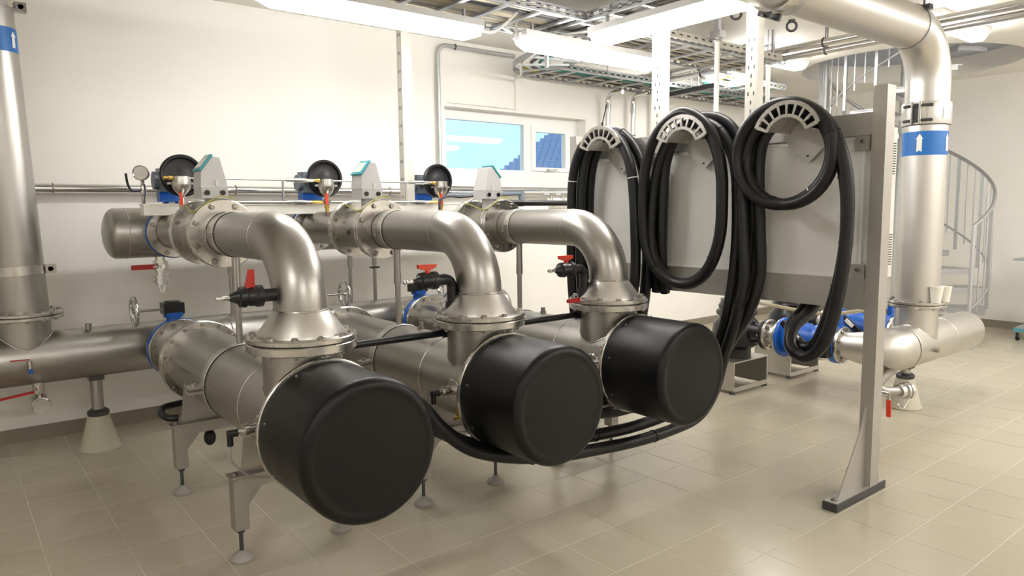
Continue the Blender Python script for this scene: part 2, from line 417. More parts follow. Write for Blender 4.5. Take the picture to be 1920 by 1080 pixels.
dv = t.part('drain_stub', MB().cyl((.43, 5.46, HZL - .15), (.43, 5.46, .42), .032, n=20).cyl((.43, 5.46, .42), (.43, 5.36, .40), .045, n=20).lathe((.43, 5.36, .40), (0, -1, -.1), [(0, .056), (.03, .056), (.035, .05), (.05, .05)], 24), 'steel_flange')
t.part('drain_lever', MB().bar((.40, 5.40, .48), (.18, 5.33, .47), .022, .012), 'red', dv)
for i in (0, 1, 2):
    t.part('tee_neck', MB().cyl((UX[i], HYL, ZV), (UX[i], 5.275, ZV), .15, n=40), 'steel')
    t.part('seam_ring', MB().torus((UX[i] + .40, HYL, HZL), (1, 0, 0), HRL, .004, 48, 6), 'steel_flange')

t = Thing('riser_pipe', 'tall stainless riser at the left edge with blue band', 'pipe', (RX, HYL, .966))
tilt = -.03
def rz(z): return V(RX + tilt * (z - .97), HYL, z)
t.part('pipe', MB().cyl(rz(.985), rz(ZC), .146, .137, n=48), 'steel')
f = t.part('flange', MB().disc((RX, HYL, .970), (RX, HYL, .99), .222), 'steel_flange')
bolts(t, f, (RX, HYL, .99), (0, 0, 1), .195, 12, .013)
for z in (1.255, 2.88):
    b = t.part('clamp_band', MB().cyl(rz(z - .028), rz(z + .028), .152, .151, n=48), 'steel_flange')
    e = rz(z) + V(.15, 0, 0)
    t.part('clamp_lug', MB().bx(e.x - .01, e.x + .055, e.y - .03, e.y + .03, z - .028, z + .028).cyl(e + V(.025, -.03, 0), e + V(.025, .03, 0), .016, n=10), 'bolt', b)
t.part('blue_band', MB().cyl(rz(2.585), rz(2.73), .1415, .141, n=48), 'blue_band', label='blue marking band')
ar = MB()
for k in (-38, 20, 80):
    a = rad(k); c = rz(2.66); ta = V(-math.sin(a), math.cos(a), 0); no = V(math.cos(a), math.sin(a), 0)
    def q(u, v): return c + no * .1425 + ta * u + V(0, 0, v)
    ar.prism([q(-.012, -.045), q(.012, -.045), q(.012, .02), q(.022, .02), q(0, .05), q(-.022, .02), q(-.012, .02)], no * .001)
t.part('arrow_mark', ar, 'white')

def pedestal(x, y, ztop, label):
    t = Thing('pipe_pedestal', label, 'pipe support', (x, y, 0), 'cone footed pipe supports')
    t.part('cone_foot', MB().lathe((x, y, 0), (0, 0, 1), [(0, .128), (.012, .13), (.02, .122), (.235, .066), (.24, .06)], 40), 'cone')
    t.part('collar', MB().lathe((x, y, .235), (0, 0, 1), [(0, .062), (.012, .068), (.03, .068), (.045, .05)], 32), 'dark_metal')
    t.part('stem', MB().cyl((x, y, .27), (x, y, ztop - .03), .038, n=24), 'steel')
    t.part('saddle_pad', MB().bx(x - .045, x + .045, y - .05, y + .05, ztop - .035, ztop + .012), 'dark_metal')
pedestal(.765, 5.52, .52, 'cone footed pipe support under the left header pipe')

# ================================================================== UPPER HEADER
HYU, HZU, HRU = 5.5, 1.47, .172
t = Thing('upper_header_pipe', 'stainless header pipe with domed left end behind the flow meters', 'pipe', (.9, HYU, HZU))
t.part('pipe', pipe_x(.86, 4.35, HYU, HZU, HRU, dome0=True, dome1=True), 'steel')
t.part('seam_ring', MB().torus((1.0, HYU, HZU), (1, 0, 0), HRU, .003, 48, 6), 'steel_flange')
for i in range(3):
    t.part('tee_neck', MB().cyl((UX[i], HYU, HZU), (UX[i], 5.262, HZU), .125, n=40), 'steel')
for x in (1.69, 2.66, 2.885):
    t.part('prop_leg', MB().cyl((x, HYU, HZU - HRU + .02), (x, HYU, 1.15), .021, n=16).cyl((x, HYU, 1.15), (x, HYU, HZL + HRL - .005), .015, n=16), 'steel')
t.part('leg_ring', MB().torus((2.885, HYU, 1.13), (0, 0, 1), .040, .007, 20, 8), 'dark_metal')
t = Thing('drain_cock', 'ball valve with red lever hanging below the header end', 'valve', (1.235, HYU, 1.0))
b = t.part('valve_body', MB().lathe((1.210, HYU, HZU - HRU + .005), (0, 0, -1), [(0, .036), (.03, .036), (.03, .05), (.10, .05), (.10, .036), (.135, .036), (.135, .055), (.15, .055), (.15, .048), (.165, .048), (.165, .055), (.185, .055), (.185, .04), (.2, .04)], 20), 'chrome')
t.part('lever', MB().bar((1.205, HYU - .06, 1.235), (1.145, HYU - .065, 1.235), .022, .01).cyl((1.210, HYU - .04, 1.235), (1.210, HYU - .07, 1.235), .016, n=10), 'chrome')
t.part('lever_grip', MB().bar((1.160, HYU - .065, 1.235), (1.010, HYU - .072, 1.235), .012, .034), 'red')
t.part('chain', MB().tube(bez([(1.185, HYU - .03, 1.10), (1.205, HYU - .035, 1.04), (1.225, HYU - .03, 1.10)]), .005, 6), 'chrome')

# ================================================================== THREE TREATMENT LINES
WHICH = ('leftmost', 'middle', 'rightmost')
x = UX[0]
made = []      # (thing, label pattern)
# -- vessel
t = Thing('treatment_vessel', 'x', 'vessel', (x, 3.5, ZV), 'stainless vessels with black end covers')
t.part('body', MB().cyl((x, 2.86, ZV), (x, 4.655, ZV), .208, n=56), 'steel')
t.part('rear_cone', MB().lathe((x, 4.655, ZV), (0, 1, 0), [(0, .208), (.03, .2), (.06, .02)], 40), 'steel')
f = t.part('inlet_flange', MB().disc((x, 4.64, ZV), (x, 4.668, ZV), .25, n=56), 'steel_flange')
bolts(t, f, (x, 4.64, ZV), (0, -1, 0), .229, 14, .012, ph=.5)
t.part('cover_ring', MB().disc((x, 2.838, ZV), (x, 2.862, ZV), .297, n=56), 'steel_flange')
cr = .034
pr = [(0, .288), (.43 - cr, .288)] + [(.43 - cr + cr * math.sin(rad(a)), .288 - cr + cr * math.cos(rad(a))) for a in (15, 30, 45, 60, 75, 90)] + [(.4300, .252), (.4292, .246), (.4276, .239), (.4272, .230), (.4280, .215), (.4300, .001)]
c = t.part('end_cover', MB().lathe((x, 2.842, ZV), (0, -1, 0), pr, 72), 'drum_black', label='black domed end cover')
bolts(t, c, (x, 2.79, ZV), (0, -1, 0), .2885, 8, .0055, ph=.35)
t.part('neck', MB().cyl((x, YN, ZV + .08), (x, YN, 1.02), .174, n=48), 'steel')
t.part('neck_seam', MB().tube([V(x + .175 * math.cos(a), YN + .175 * math.sin(a), ZV + math.sqrt(max(0, .208 ** 2 - (.175 * math.cos(a)) ** 2)) + .001) for a in [2 * PI * k / 48 for k in range(48)]], .004, 6, closed=True), 'steel_flange')
f = t.part('neck_flange', MB().disc((x, YN, .998), (x, YN, 1.036), .239, n=56), 'steel_flange')
bolts(t, f, (x, YN, .998), (0, 0, -1), .213, 12, .0135, me=NUT)
for yy in (3.36,):
    t.part('seam_band', MB().torus((x, yy, ZV), (0, 1, 0), .2075, .003, 56, 6), 'steel_flange')
t.part('clamp_ring', MB().disc((x, 3.885, ZV), (x, 3.945, ZV), .2145, n=56, ri=.2075), 'steel_satin')
t.part('clamp_liner', MB().disc((x, 3.876, ZV), (x, 3.886, ZV), .2125, n=56, ri=.207), 'gasket')
for s in (-1, 1):
    lg = t.part('clamp_lug', MB().bx(x + s * .21, x + s * .285, 3.885, 3.95, ZV + .004, ZV + .018).bx(x + s * .21, x + s * .285, 3.885, 3.95, ZV - .022, ZV - .008), 'steel_satin')
    bolts(t, lg, (x + s * .255, 3.915, ZV + .018), (0, 0, 1), 0, 1, .014); bolts(t, lg, (x + s * .255, 3.915, ZV - .022), (0, 0, -1), 0, 1, .014, me=NUT)
t.part('clamp_stud', MB().lathe((x + .02, 3.70, ZV + .203), (0, 0, 1), [(0, .02), (.02, .02), (.02, .015), (.045, .015)], 6), 'bolt')
sp = t.part('sensor_port', MB().cyl((x - .16, 2.96, .70), (x - .225, 2.96, .70), .036, n=20).disc((x - .225, 2.96, .70), (x - .250, 2.96, .70), .056, n=24).lathe((x - .250, 2.96, .70), (-1, 0, 0), [(0, .024), (.04, .024), (.04, .030), (.06, .030), (.06, .018), (.085, .018)], 14), 'chrome')
t.part('sensor_plug', MB().cyl((x - .335, 2.96, .70), (x - .375, 2.96, .70), .016, n=12).cyl((x - .365, 2.96, .708), (x - .365, 2.96, .650), .013, n=12), 'plastic_black', sp)
t.part('sensor_cable', MB().tube(bez([(x - .365, 2.96, .652), (x - .36, 2.97, .58), (x - .29, 3.0, .50), (x - .20, 3.05, .45), (x - .05, 3.05, .43)]), .005, 8), 'cable_grey', sp)
dr = t.part('drain_fitting', MB().cyl((x - .175, 2.95, .60), (x - .225, 2.95, .59), .02, n=14), 'chrome')
t.part('drain_tap', MB().cyl((x - .225, 2.95, .605), (x - .225, 2.95, .555), .013, n=10).cyl((x - .225, 2.945, .56), (x - .26, 2.93, .56), .008, n=8), 'brass', dr)
t.part('warning_label', MB().bx(x - .2115, x - .2095, 2.895, 2.925, .76, .80), 'white')
t.part('label_stripe', MB().bx(x - .2125, x - .2117, 2.895, 2.925, .79, .80), 'red')
made.append((t, '{} stainless vessel with a big black domed end cover'))
# -- support frames
def support(y, front):
    t = Thing('support_frame', 'x', 'support frame', (x, y, 0), 'stainless vessel support frames')
    zb = .345
    t.part('cross_beam', MB().bx(x - .278, x + .278, y - .026, y + .026, zb, zb + .052), 'frame_steel')
    t.part('dark_gap_line', MB().bx(x - .25, x + .25, y - .024, y + .024, zb + .052, zb + .058), 'gasket')  # dark strip put in as the shade line of a gap below the plate
    t.part('top_plate', MB().bx(x - .29, x + .29, y - .042, y + .042, zb + .057, zb + .066), 'frame_steel')
    t.part('saddle_plate', MB().prism([(x - .235, y - .004, zb + .066), (x + .235, y - .004, zb + .066), (x + .206, y - .004, ZV - .03), (x + .15, y - .004, ZV - .146), (x, y - .004, ZV - .207), (x - .15, y - .004, ZV - .146), (x - .206, y - .004, ZV - .03)], (0, .008, 0)), 'frame_steel')
    for s in (-1, 1):
        lx = x + s * .248
        lg = t.part('leg', MB().bx(lx - .032, lx + .032, y - .034, y + .034, .155, zb + .053), 'frame_steel')
        t.part('gusset', MB().prism([(lx - s * .032, y - .004, zb), (lx - s * .032, y - .004, zb - .10), (lx - s * .115, y - .004, zb)], (0, .008, 0)), 'frame_steel', lg)
        t.part('levelling_screw', MB().cyl((lx, y, .03), (lx, y, .156), .0095, n=10).lathe((lx, y, .135), (0, 0, 1), [(0, .018), (.018, .018)], 6), 'dark_metal', lg)
        t.part('foot_pad', MB().lathe((lx, y, 0), (0, 0, 1), [(0, .050), (.012, .052), (.026, .044), (.036, .022), (.05, .014)], 24), 'foot', lg)
        bolts(t, lg, (x + s * .262, y - .0, zb + .066), (0, 0, 1), 0, 1, .012)
    return t
made.append((support(3.27, True), '{} stainless support frame close behind a black end cover'))
made.append((support(4.30, False), '{} stainless support frame under the rear of a vessel'))
# -- elbow spool
t = Thing('elbow_spool', 'x', 'pipe', (x, YN, 1.04), 'stainless elbow pipes')
R_ = .118; rc = .315
f = t.part('flange', MB().disc((x, YN, 1.041), (x, YN, 1.064), .239, n=56), 'steel_flange')
bolts(t, f, (x, YN, 1.064), (0, 0, 1), .213, 12, .0150)
t.part('gasket', MB().cyl((x, YN, 1.035), (x, YN, 1.042), .232, n=48), 'gasket')
t.part('reducer_cone', MB().lathe((x, YN, 1.062), (0, 0, 1), [(0, .192), (.012, .189), (.108, .121)], 56), 'steel_satin')
t.part('weld_seam', MB().torus((x, YN, 1.171), (0, 0, 1), .1185, .005, 48, 8), 'steel_flange')
pth = [V(x, YN, 1.165)] + arc((x, YN + rc, ZU - rc), (0, -1, 0), (0, 0, 1), rc, 0, 90, 24) + [V(x, 3.9, ZU), V(x, 4.10, ZU)]
t.part('elbow', MB().tube(pth, R_, 56), 'steel')
t.part('seam_band', MB().torus((x, YN + rc, ZU), (0, 1, 0), R_ - .0005, .0022, 48, 6), 'steel')
cb = t.part('clamp_band', MB().disc((x, 3.905, ZU), (x, 3.955, ZU), .1235, n=48, ri=.1175), 'steel_satin')
t.part('clamp_liner', MB().disc((x, 3.898, ZU), (x, 3.906, ZU), .1215, n=48, ri=.117), 'gasket')
t.part('liner_ring', MB().disc((x, 4.03, ZU), (x, 4.036, ZU), .1205, n=48, ri=.117), 'gasket')
t.part('clamp_lug', MB().bx(x - .165, x - .118, 3.91, 3.95, ZU + .006, ZU + .012).bx(x - .165, x - .118, 3.91, 3.95, ZU - .016, ZU - .010).cyl((x - .148, 3.93, ZU - .035), (x - .148, 3.93, ZU + .032), .007, n=8), 'bolt', cb)
f = t.part('loose_flange', MB().disc((x, 4.095, ZU), (x, 4.12, ZU), .189, n=56), 'steel_flange')
bolts(t, f, (x, 4.095, ZU), (0, -1, 0), .161, 8, .0155, ph=.5)
pg = t.part('prop_leg', MB().cyl((x, 3.93, ZU - .116), (x, 3.93, 1.17), .0215, n=18).cyl((x, 3.93, 1.22), (x, 3.93, 1.15), .0235, n=18).cyl((x, 3.93, 1.15), (x, 3.93, .897), .017, n=18), 'steel')
made.append((t, '{} stainless elbow pipe bending down onto a bolted flange'))
# -- flow meter
def flow_meter(x, flip, label):
    t = Thing('flow_meter', label, 'flow meter', (x, 4.3, ZU), 'flow meters with grey transmitters')
    t.part('body', MB().cyl((x, 4.145, ZU), (x, 4.475, ZU), .128, n=48), 'steel')
    for y0, d in ((4.123, 1), (4.468, -1)):
        f = t.part('flange', MB().disc((x, y0, ZU), (x, y0 + .025, ZU), .189, n=56), 'steel_flange')
        bolts(t, f, (x, y0 + (.025 if d > 0 else 0), ZU), (0, d, 0), .161, 8, .014, ph=.5, me=NUT)
    t.part('neck', MB().cyl((x, 4.3, ZU + .12), (x, 4.3, 1.69), .04, n=24), 'grey_plastic')
    t.part('body_port', MB().disc((x - .125, 4.33, ZU - .02), (x - .131, 4.33, ZU - .02), .017, n=16), 'plastic_black')
    s = -1 if flip else 1
    def P(u, v, z): return V(x + s * u, 4.3 + v, z)
    tb = t.part('terminal_box', MB().prism([P(-.074, -.075, 1.685), P(.070, -.075, 1.685), P(.070, .075, 1.685), P(-.074, .075, 1.685)], (0, 0, .065)), 'grey_plastic')
    for u in (-.045, .04):
        t.part('cable_gland', MB().cyl(P(u, -.074, 1.715), P(u, -.083, 1.715), .015, n=14), 'plastic_black', tb)
    hd = MB()
    for v in (-.076, .076):
        pass
    poly = [P(-.076, -.076, 1.75), P(.070, -.076, 1.75), P(.036, -.062, 1.912), P(-.002, -.062, 1.918), P(-.070, -.07, 1.832)]
    back = [P(-.076, .076, 1.75), P(.070, .076, 1.75), P(.036, .062, 1.912), P(-.002, .062, 1.918), P(-.070, .07, 1.832)]
    hd.add(poly + back, [(4, 3, 2, 1, 0), (5, 6, 7, 8, 9)] + [(i, (i + 1) % 5, (i + 1) % 5 + 5, i + 5) for i in range(5)])
    hh = t.part('transmitter_head', hd, 'grey_plastic')
    a, b = P(-.072, 0, 1.836), P(.000, 0, 1.924)
    nn = V(-s * .75, 0, .66).normalized()
    t.part('display_bezel', MB().prism([a + V(0, -.074, 0), b + V(0, -.066, 0), b + V(0, .066, 0), a + V(0, .074, 0)], nn * .010), 'teal', hh, label='teal display bezel')
    m1, m2 = a.lerp(b, .14), a.lerp(b, .84)
    t.part('display', MB().prism([m1 + V(0, -.052, 0) + nn * .009, m2 + V(0, -.047, 0) + nn * .009, m2 + V(0, .047, 0) + nn * .009, m1 + V(0, .052, 0) + nn * .009], nn * .004), 'display', hh)
    t.part('seam_line', MB().prism([P(-.0765, -.077, 1.747), P(.0715, -.077, 1.747), P(.0715, .077, 1.747), P(-.0765, .077, 1.747)], (0, 0, .004)), 'cabinet', hh)
    t.part('latch', MB().bx(x + s * .01 - .006, x + s * .01 + .006, 4.216, 4.224, 1.752, 1.785), 'cabinet', hh)
    t.part('earth_wire', MB().tube(bez([(x - .10, 4.49, ZU + .13), (x - .12, 4.40, ZU + .165), (x - .155, 4.14, ZU + .12), (x - .11, 4.10, ZU + .15), (x - .02, 4.10, ZU + .205), (x + .06, 4.10, ZU + .195)]), .0035, 6), 'cable_yellow')
    return t
for i in range(3):
    flow_meter(UX[i], i == 2, ('flow meter whose grey transmitter stands nearest the left header end', 'flow meter with grey transmitter between the two middle black handwheels', 'flow meter whose grey transmitter stands below the window')[i])
# -- branch spool between flow meter and valve
t = Thing('branch_spool', 'x', 'pipe', (x, 4.85, ZU), 'short upper branch pipes')
t.part('pipe', MB().cyl((x, 4.50, ZU), (x, 5.20, ZU), .118, n=48), 'steel')
t.part('liner_ring', MB().disc((x, 5.135, ZU), (x, 5.141, ZU), .1205, n=48, ri=.117), 'gasket')
f = t.part('flange', MB().disc((x, 4.497, ZU), (x, 4.522, ZU), .189, n=48), 'steel_flange')
f = t.part('valve_flange', MB().disc((x, 5.165, ZU - .012), (x, 5.19, ZU - .012), .168, n=48), 'steel_flange')
bolts(t, f, (x, 5.165, ZU - .012), (0, -1, 0), .143, 8, .015, ph=.5)
t.part('clamp_band', MB().disc((x, 4.55, ZU), (x, 4.59, ZU), .123, n=40, ri=.117), 'gasket')
made.append((t, '{} short stainless branch pipe between flow meter and blue valve'))
# -- upper butterfly valve with black handwheel
t = Thing('butterfly_valve', 'x', 'valve', (x, 5.22, ZU), 'blue butterfly valves with black handwheels')
t.part('body', MB().disc((x, 5.193, ZU - .012), (x, 5.225, ZU - .012), .172, n=48), 'blue')
t.part('rear_flange', MB().disc((x, 5.226, ZU - .012), (x, 5.255, ZU - .012), .163, n=48), 'steel_flange')
t.part('neck', MB().bx(x - .045, x + .045, 5.20, 5.25, ZU + .16, 1.71).bx(x - .075, x + .075, 5.18, 5.27, 1.68, 1.745), 'blue')
t.part('name_plate', MB().bx(x - .02, x + .02, 5.197, 5.2, 1.645, 1.69), 'white')
g_ = t.part('gearbox', MB().bx(x - .07, x + .06, 5.17, 5.28, 1.745, 1.90).cyl((x - .02, 5.17, 1.845), (x - .02, 5.09, 1.845), .045, n=20).cyl((x - .10, 5.23, 1.82), (x + .08, 5.23, 1.82), .06, n=20), 'grey_blue')
wx, wz = x + .025, 1.845
wh = t.part('handwheel', MB().lathe((wx, 5.03, wz), (0, -1, 0), [(0, .128), (.01, .136), (.03, .136), (.038, .128), (.036, .116), (.018, .108), (.010, .055), (.014, .045), (.014, .001)], 48).cyl((wx, 5.09, wz), (wx, 5.02, wz), .016, n=12), 'plastic_black', label='black dished handwheel')
made.append((t, '{} blue butterfly valve with a black handwheel, on the upper header'))
# -- automatic air vent with red ball valve
t = Thing('air_vent', 'x', 'air vent', (x, 4.93, ZU + .117), 'chrome air vents')
vy = 4.93
t.part('riser_nipple', MB().lathe((x, vy, ZU + .112), (0, 0, 1), [(0, .014), (.03, .014), (.03, .02), (.05, .02), (.05, .013), (.14, .013)], 12), 'brass')
bb = t.part('ball_valve', MB().lathe((x, vy, ZU + .155), (0, 0, 1), [(0, .019), (.012, .019), (.016, .024), (.045, .024), (.05, .019), (.06, .019)], 12), 'chrome')
t.part('red_lever', MB().bar((x - .012, vy - .028, ZU + .165), (x - .016, vy - .03, ZU + .27), .018, .008, up=(0, 1, 0)), 'orange_red', bb)
t.part('bowl', MB().lathe((x, vy, 1.685), (0, 0, 1), [(0, .014), (.03, .018), (.06, .045), (.085, .056), (.10, .058), (.10, .066), (.112, .066), (.112, .056), (.15, .054), (.156, .045)], 28), 'steel_flange')
t.part('flange_bolt', MB().bar((x - .084, vy, 1.791), (x + .084, vy, 1.791), .018, .014), 'bolt')
t.part('outlet_fitting', MB().lathe((x + .045, vy, 1.825), (1 if False else -1, 0, 0), [(.05, .012), (.09, .012), (.09, .016), (.12, .016), (.12, .012), (.15, .012)], 12), 'brass')
made.append((t, '{} chrome air vent pot with a red levered valve'))
# -- lower butterfly valve + inlet spool
t = Thing('inlet_spool', 'x', 'pipe', (x, 5.0, ZV), 'short flanged inlet pipes')
t.part('pipe', MB().cyl((x, 4.69, ZV), (x, 5.19, ZV), .145, n=40), 'steel')
f = t.part('vessel_flange', MB().disc((x, 4.672, ZV), (x, 4.70, ZV), .25, n=56), 'steel_flange')
bolts(t, f, (x, 4.70, ZV), (0, 1, 0), .229, 14, .012, ph=.5, me=NUT)
f = t.part('valve_flange', MB().disc((x, 5.155, ZV), (x, 5.185, ZV), .205, n=48), 'steel_flange')
bolts(t, f, (x, 5.155, ZV), (0, -1, 0), .176, 12, .013, ph=.5)
made.append((t, '{} short flanged pipe joining the lower header to a vessel'))
def lower_valve(x, s, label, off=0.):
    t = Thing('inlet_valve', label, 'valve', (x, 5.22, ZV), 'blue inlet valves with chrome handwheels')
    t.part('body', MB().disc((x, 5.188, ZV), (x, 5.232, ZV), .208, n=48), 'blue')
    t.part('rear_flange', MB().disc((x, 5.233, ZV), (x, 5.268, ZV), .192, n=48), 'steel_flange')
    x += off
    t.part('neck', MB().lathe((x, 5.21, ZV + .18), (0, 0, 1), [(0, .05), (.035, .045), (.04, .062), (.07, .066)], 16), 'blue')
    g_ = t.part('gearbox', MB().bx(x - .065, x + .065, 5.17, 5.285, 0.925, 1.000).cyl((x, 5.225, 1.0), (x, 5.225, 1.012), .05, n=20), 'plastic_black')
    if s > 0: t.part('rating_plate', MB().bx(x + s * .03 - .025, x + s * .03 + .025, 5.167, 5.17, 0.945, 0.985), 'white', g_)
    sx = x + s * .065; ex = x + s * .24
    t.part('shaft', MB().cyl((sx, 5.2, 0.962), (ex, 5.2, 0.962), .008, n=10), 'bolt')
    wm = MB().torus((ex, 5.2, 0.962), (1, 0, 0), 0.092, .013, 36, 10).cyl((ex - .012, 5.2, 0.962), (ex + .012, 5.2, 0.962), .016, n=12)
    w_ = t.part('handwheel', wm, 'chrome')
    for k in (20, 140, 260):
        t.part('spoke', MB().bar((ex, 5.2, 0.962), (ex, 5.2 + 0.09 * math.cos(rad(k)), 0.962 + 0.09 * math.sin(rad(k))), .016, .008), 'chrome', w_)
lower_valve(UX[0], -1, 'blue inlet valve with chrome handwheel turned to the left', -.03)
lower_valve(UX[1], 1, 'blue inlet valve mostly hidden behind the leftmost elbow')
lower_valve(UX[2], 1, 'blue inlet valve with black gearbox below the red-handled black cock', -.06)
# copies for the middle and rightmost lines
for t, pat in made:
    t.o['label'] = pat.format(WHICH[0])
    for i in (1, 2): copy_thing(t, UX[i] - UX[0], label=pat.format(WHICH[i]))

# ================================================================== HOSE RACK
t = Thing('panel_rack', 'stainless steel rack frame with tall post carrying the grey cabinets', 'rack', (4.0, 1.82, 0))
PXa, PXb = 3.945, 4.04
t.part('post', MB().bx(PXa, PXb, 1.775, 1.848, .045, 2.24), 'rack_steel')
t.part('post', MB().bx(PXa, PXb, 4.13, 4.20, .045, 2.17), 'rack_steel')
for y0, y1 in ((1.772, 1.852), (4.125, 4.205)):
    bp = t.part('base_plate', MB().bx(3.575, 4.13, y0, y1, .0, .045), 'dark_metal')
    t.part('plate_top', MB().bx(3.58, 4.125, y0 + .004, y1 - .004, .045, .049), 'rack_steel', bp)
    for xx in (3.62, 4.095): bolts(t, bp, (xx, (y0 + y1) / 2, .049), (0, 0, 1), 0, 1, .016)
    ym = (y0 + y1) / 2
    t.part('gusset', MB().prism([(PXa, ym - .004, .049), (3.655, ym - .004, .049), (3.90, ym - .004, .40), (3.925, ym - .004, .50), (PXa, ym - .004, .50)], (0, .008, 0)), 'rack_steel')
t.part('top_beam', MB().bx(3.955, 4.03, 1.848, 4.13, 1.985, 2.105), 'rack_steel')
t.part('bottom_beam', MB().bx(3.955, 4.03, 1.848, 4.13, 1.035, 1.205), 'rack_steel')
CY = (2.24, 2.96, 3.68)
for i, cy in enumerate(CY):
    for s in (-1, 1):
        yy = cy + s * .335
        if 1.86 < yy < 4.12:
            for zz, zb in ((1.205, 1.285), (1.905, 1.985)):
                b = t.part('bracket', MB().bx(3.962, 3.970, yy - .04, yy + .04, zz, zb), 'rack_steel')
                bolts(t, b, (3.962, yy, (zz + zb) / 2 + .01), (-1, 0, 0), 0, 1, .011)
cab = []
for i, cy in enumerate(CY):
    c = Thing('control_cabinet', ('grey cabinet back panel behind the round hose coil', 'grey cabinet back panel behind the long oval hose loop', 'grey cabinet back panel behind the farthest hose hanger')[i], 'cabinet', (4.12, cy, 1.2), 'control cabinets on the rack')
    y0c = 1.856 if i == 0 else cy - .345
    c.part('body', MB().bx(3.985, 4.27, y0c, cy + .345, 1.20, 2.04), 'cabinet')
    c.part('rear_rim', MB().bx(3.975, 3.985, cy - .345, cy + .345, 1.205, 1.22).bx(3.975, 3.985, cy - .345, cy + .345, 1.965, 1.98).bx(3.975, 3.985, cy - .345, cy - .33, 1.22, 1.965).bx(3.975, 3.985, cy + .33, cy + .345, 1.22, 1.965), 'cabinet')
    for z0 in (1.27, 1.78):
        lv = c.part('louvre_panel', MB().bx(4.20, 4.255, y0c - .006, y0c, z0 - .02, z0 + .20), 'white_paint')
        for k in range(13):
            c.part('louvre_slot', MB().bx(4.21, 4.245, y0c - .0075, y0c - .0055, z0 + k * .014, z0 + k * .014 + .006), 'slot', lv)
    c.part('label_tag', MB().bx(3.95, 3.955, cy + .09, cy + .15, 1.955, 1.972), 'white')
# ---- hose hangers
hl = ('cast alloy hose hanger with slotted rim, nearest the tall post', 'cast alloy hose hanger with slotted rim, middle of the three', 'cast alloy hose hanger with slotted rim, farthest from the post')
def hanger(cy, label):
    hc = cy - .035; zc = 1.975; xa, xb = 3.705, 3.945
    t = Thing('hose_hanger', label, 'hose hanger', (3.83, hc, 1.87), 'cast alloy hose hangers')
    def pt(x, r, a): return V(x, hc - r * math.sin(rad(a)), zc + r * math.cos(rad(a)))
    def arcband(x0, x1, r0, r1, a0, a1, n=24):
        m = MB(); vs = []; 
        for k in range(n + 1):
            a = a0 + (a1 - a0) * k / n
            vs += [pt(x0, r0, a), pt(x0, r1, a), pt(x1, r1, a), pt(x1, r0, a)]
        fs = [(0, 1, 2, 3), tuple(n * 4 + i for i in (3, 2, 1, 0))]
        for k in range(n): fs += [(k * 4 + i, k * 4 + (i + 1) % 4, k * 4 + 4 + (i + 1) % 4, k * 4 + 4 + i) for i in range(4)]
        return m.add(vs, fs)
    sd = t.part('saddle', arcband(xa, xb, .122, .134, -66, 66), 'steel_flange')
    t.part('rim_outer', arcband(xa - .006, xa + .012, .190, .212, -68, 68), 'steel_flange')
    t.part('rim_inner', arcband(xa - .006, xa + .012, .120, .138, -68, 68), 'steel_flange')
    for a in [-66 + 132 * k / 8 for k in range(9)]:
        wv = 3.2 if abs(a) > 60 else 2.4
        t.part('rim_rib', arcband(xa - .005, xa + .010, .13, .20, a - wv, a + wv, 2), 'steel_flange')
    bk = t.part('back_plate', MB().prism([(3.94, hc + .155, 2.02), (3.94, hc + .155, 1.995), (3.94, hc + .015, 1.862), (3.94, hc - .015, 1.862), (3.94, hc - .155, 1.995), (3.94, hc - .155, 2.02), (3.94, hc - .08, 2.09), (3.94, hc + .08, 2.09)], (.008, 0, 0)), 'rack_steel')
    t.part('screw', MB().cyl((3.94, hc, 1.893), (3.936, hc, 1.893), .006, n=10), 'slot', bk)
for i in range(3): hanger(CY[i], hl[i])
# ---- hoses
HR_ = .0345
def hose(pts, label, r=HR_, ties=(), k=8, grp='black hoses on the hangers', loc=None):
    P = bez(pts, k)
    t = Thing('rubber_hose', label, 'hose', loc or pts[0], grp)
    t.part('hose', MB().tube(P, r, 14), 'rubber')
    for f_, m_ in ties:
        i = min(len(P) - 2, max(1, int(f_ * len(P)))); d = (P[i + 1] - P[i - 1]).normalized()
        t.part('cable_tie', MB().lathe(P[i] - d * .003, d, [(0, r + .001), (0, r + .0035), (.006, r + .0035), (.006, r + .001)], 16), m_)
    return t
def double_loop(fn, x0, x1, shrink, label, ties=(), N=96):
    P = []
    for i in range(N):
        u = 2. * i / N; f_ = math.sin(PI * u / 2) ** 2
        y, z = fn(u % 1., 1 - shrink * f_); P.append(V(x0 + (x1 - x0) * f_, y, z))
    t = Thing('rubber_hose', label, 'hose', P[0], 'black hoses on the hangers')
    t.part('hose', MB().tube(P, HR_, 14, closed=True), 'rubber')
    for f_, m_ in ties:
        i = int(f_ * N) % N; d = (P[(i + 1) % N] - P[i - 1]).normalized()
        t.part('cable_tie', MB().lathe(P[i] - d * .003, d, [(0, HR_ + .001), (0, HR_ + .0035), (.006, HR_ + .0035), (.006, HR_ + .001)], 16), m_)
def coil(cy, cz, ry, rzz, turns, x0, x1, label, ties=()):
    double_loop(lambda u, k: (cy + ry * k * math.cos(2 * PI * (u + .25)), cz + rzz * k * math.sin(2 * PI * (u + .25)) + (1 - k) * .12), x0, x1, .17, label, ties)
coil(2.255, 1.882, .305, .30, 2.0, 3.75, 3.815, 'black hose wound in a round coil on the nearest hanger', ties=((.1, 'rubber'), (.28, 'rubber'), (.45, 'rubber'), (.7, 'cable_white'), (.9, 'rubber')))
